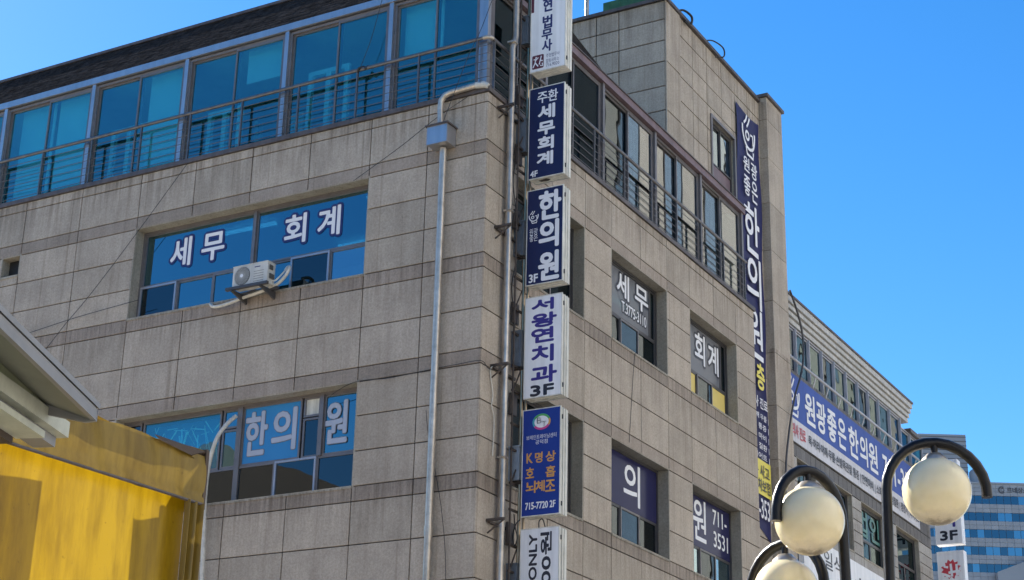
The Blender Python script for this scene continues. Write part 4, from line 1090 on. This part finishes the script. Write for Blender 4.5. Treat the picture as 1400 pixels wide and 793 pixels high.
# ---------------------------------------------------------------- kiosk roof in the near corner
D = Vector((-.34556, .93840, 0)); Nn = Vector((.93840, .34556, 0)); P0 = Vector((6.7098, -15.5618, 0))
TK = lambda u, d, v: tuple(P0 + D * u + Nn * d + Vector((0, 0, v)))
K = thing('kiosk', 'grey roofed kiosk corner with pale green wall and cream beams under its eave', 'kiosk', tuple(P0 + D * -1 + Vector((0, 0, GZ))))
zf = lambda u: -7.885 - .076 * (u + .27)                       # eave line falls gently towards the far end
m = MB(TK); m.prism([(-3.5, zf(-3.5)), (-.27, zf(-.27)), (-.27, zf(-.27) - .062), (-3.5, zf(-3.5) - .062)], .235, .262, 1); m.build('eave_fascia', 'kiosk_grey', K)
m = MB(TK)
def slab(d0, z0, d1, z1, u0, u1, t):
    vs = [(u, d, zf(u) + z + k) for k in (0, t) for u in (u0, u1) for d, z in ((d0, z0), (d1, z1))]
    m.add(vs, [(0, 1, 3, 2), (4, 6, 7, 5), (0, 4, 5, 1), (2, 3, 7, 6), (0, 2, 6, 4), (1, 5, 7, 3)])
slab(.234, -.058, -.10, .06, -3.5, -.272, .008); m.build('soffit', 'kiosk_soffit', K)
m = MB(TK); slab(.27, .004, -.4, .24, -3.5, -.266, .03); m.build('roof', 'kiosk_grey', K)
m = MB(TK); m.prism([(.262, -7.882), (.262, -7.95), (.20, -7.955), (-.05, -7.90), (-.10, -7.76)], -.29, -.271, 0); m.build('end_fascia', 'kiosk_grey', K)
m = MB(TK)
n = 40
for i in range(n):
    u0, u1 = -3.5 + 3.5 * i / n, -3.5 + 3.5 * (i + 1) / n
    m.box(u0, u1, -.10, -.03, -7.90, -7.0 if False else zf(u0) + .10)
m.build('wall', 'kiosk_green', K)
m = MB(TK); m.box(-3.5, -.01, -.13, .0, -7.955, -7.870); m.build('beam', 'kiosk_beam', K)
m = MB(TK); m.box(-3.5, -.29, -.16, -.004, -8.035, -8.0); m.build('beam', 'kiosk_beam', K)
m = MB(TK); m.box(-3.5, -.03, -.18, -.06, -8.01, -7.956); m.build('recess', 'kiosk_grey', K)
m = MB(TK); m.box(-3.5, -.32, -2.0, -.161, -8.07, -8.03); m.build('underside', 'kiosk_brown', K)
m = MB(TK); m.box(-3.4, -.4, -1.9, -.3, GZ, -8.071); m.build('body', 'kiosk_green', K)

# ---------------------------------------------------------------- ground, street and what the windows reflect
o = MB().add([(-400, -400, GZ - .15), (400, -400, GZ - .15), (400, 600, GZ - .15), (-400, 600, GZ - .15)], [(0, 1, 2, 3)]).build('ground', 'paving'); o['kind'] = 'structure'
o = MB().add([(14, -300, GZ - .146), (24, -300, GZ - .146), (24, 400, GZ - .146), (14, 400, GZ - .146)], [(0, 1, 2, 3)]).build('road', 'asphalt'); o['kind'] = 'structure'
m = MB()
for k in range(60): m.add([(18.92, -120 + k * 6, GZ - .142), (19.08, -120 + k * 6, GZ - .142), (19.08, -117 + k * 6, GZ - .142), (18.92, -117 + k * 6, GZ - .142)], [(0, 1, 2, 3)])
o = m.build('road_marking', 'line'); o['kind'] = 'structure'
for a, b in ((0, 14), (24, 28)):
    o = MB().box(a, b, -60, 120, GZ - .14, GZ).build('pavement', 'paving'); o['kind'] = 'structure'
for lab, x0, y0, y1, h, mt, wn_ in (('tall beige tower far along the opposite pavement, mirrored in the balcony glass', 29, 64, 125, 66, 'across', 9), ('tall cream building across the street from the stacked signs', 29, -12, 30, 38, 'across2', 6), ('beige building across the street from the tower', 29, 33, 52, 20, 'across', 4), ('cream building opposite the kiosk', 29, -36, -14, 18, 'across2', 4)):
    b = thing('opposite_building', lab, 'building', (x0 + 1, (y0 + y1) / 2, GZ))
    TB = lambda u, d, v: (x0 - d, u, v)
    MB().box(x0, x0 + 12, y0, y1, GZ, GZ + h).build('wall', mt, b)
    for i in range(wn_):                                        # tall ribbon windows
        u = y0 + (y1 - y0) * (i + .25) / wn_; ww = (y1 - y0) / wn_ * .42
        MB(TB).frame(u, u + ww, GZ + 4, GZ + h - 2, .12, .0, .08).build('window_frame', 'alu_dark', b)
        MB(TB).box(u + .12, u + ww - .12, .004, .03, GZ + 4.12, GZ + h - 2.12).build('window_pane', 'far_pane', b)
    MB().box(x0 - .2, x0 + 12.1, y0 - .1, y1 + .1, GZ + h, GZ + h + .4).build('parapet', mt, b)
for lab, xa, xb, h, mt in (('cream building behind the viewer across the square', -24, 0, 15, 'across2'), ('beige building behind the viewer across the square', 2, 27, 17, 'across')):
    b = thing('opposite_building', lab, 'building', ((xa + xb) / 2, -50, GZ))
    MB().box(xa, xb, -62, -46, GZ, GZ + h).build('wall', mt, b)
    TB = front(-46); 
    for i in range(4):
        u = xa + (xb - xa) * (i + .25) / 4; ww = (xb - xa) / 8
        MB().box(u, u + ww, -46.02, -45.96, GZ + 4, GZ + h - 2).build('window_pane', 'office_glass', b)
    MB().box(xa - .1, xb + .1, -62.1, -45.8, GZ + h, GZ + h + .4).build('parapet', mt, b)
b = thing('opposite_building', 'dark gabled house behind the viewer, mirrored in the low blue window', 'building', (-42, -50, GZ))
MB().prism([(-62, GZ), (-26, GZ), (-26, GZ + 19), (-44, GZ + 26), (-62, GZ + 19)], -60, -46, 1).build('wall', 'kiosk_brown', b)
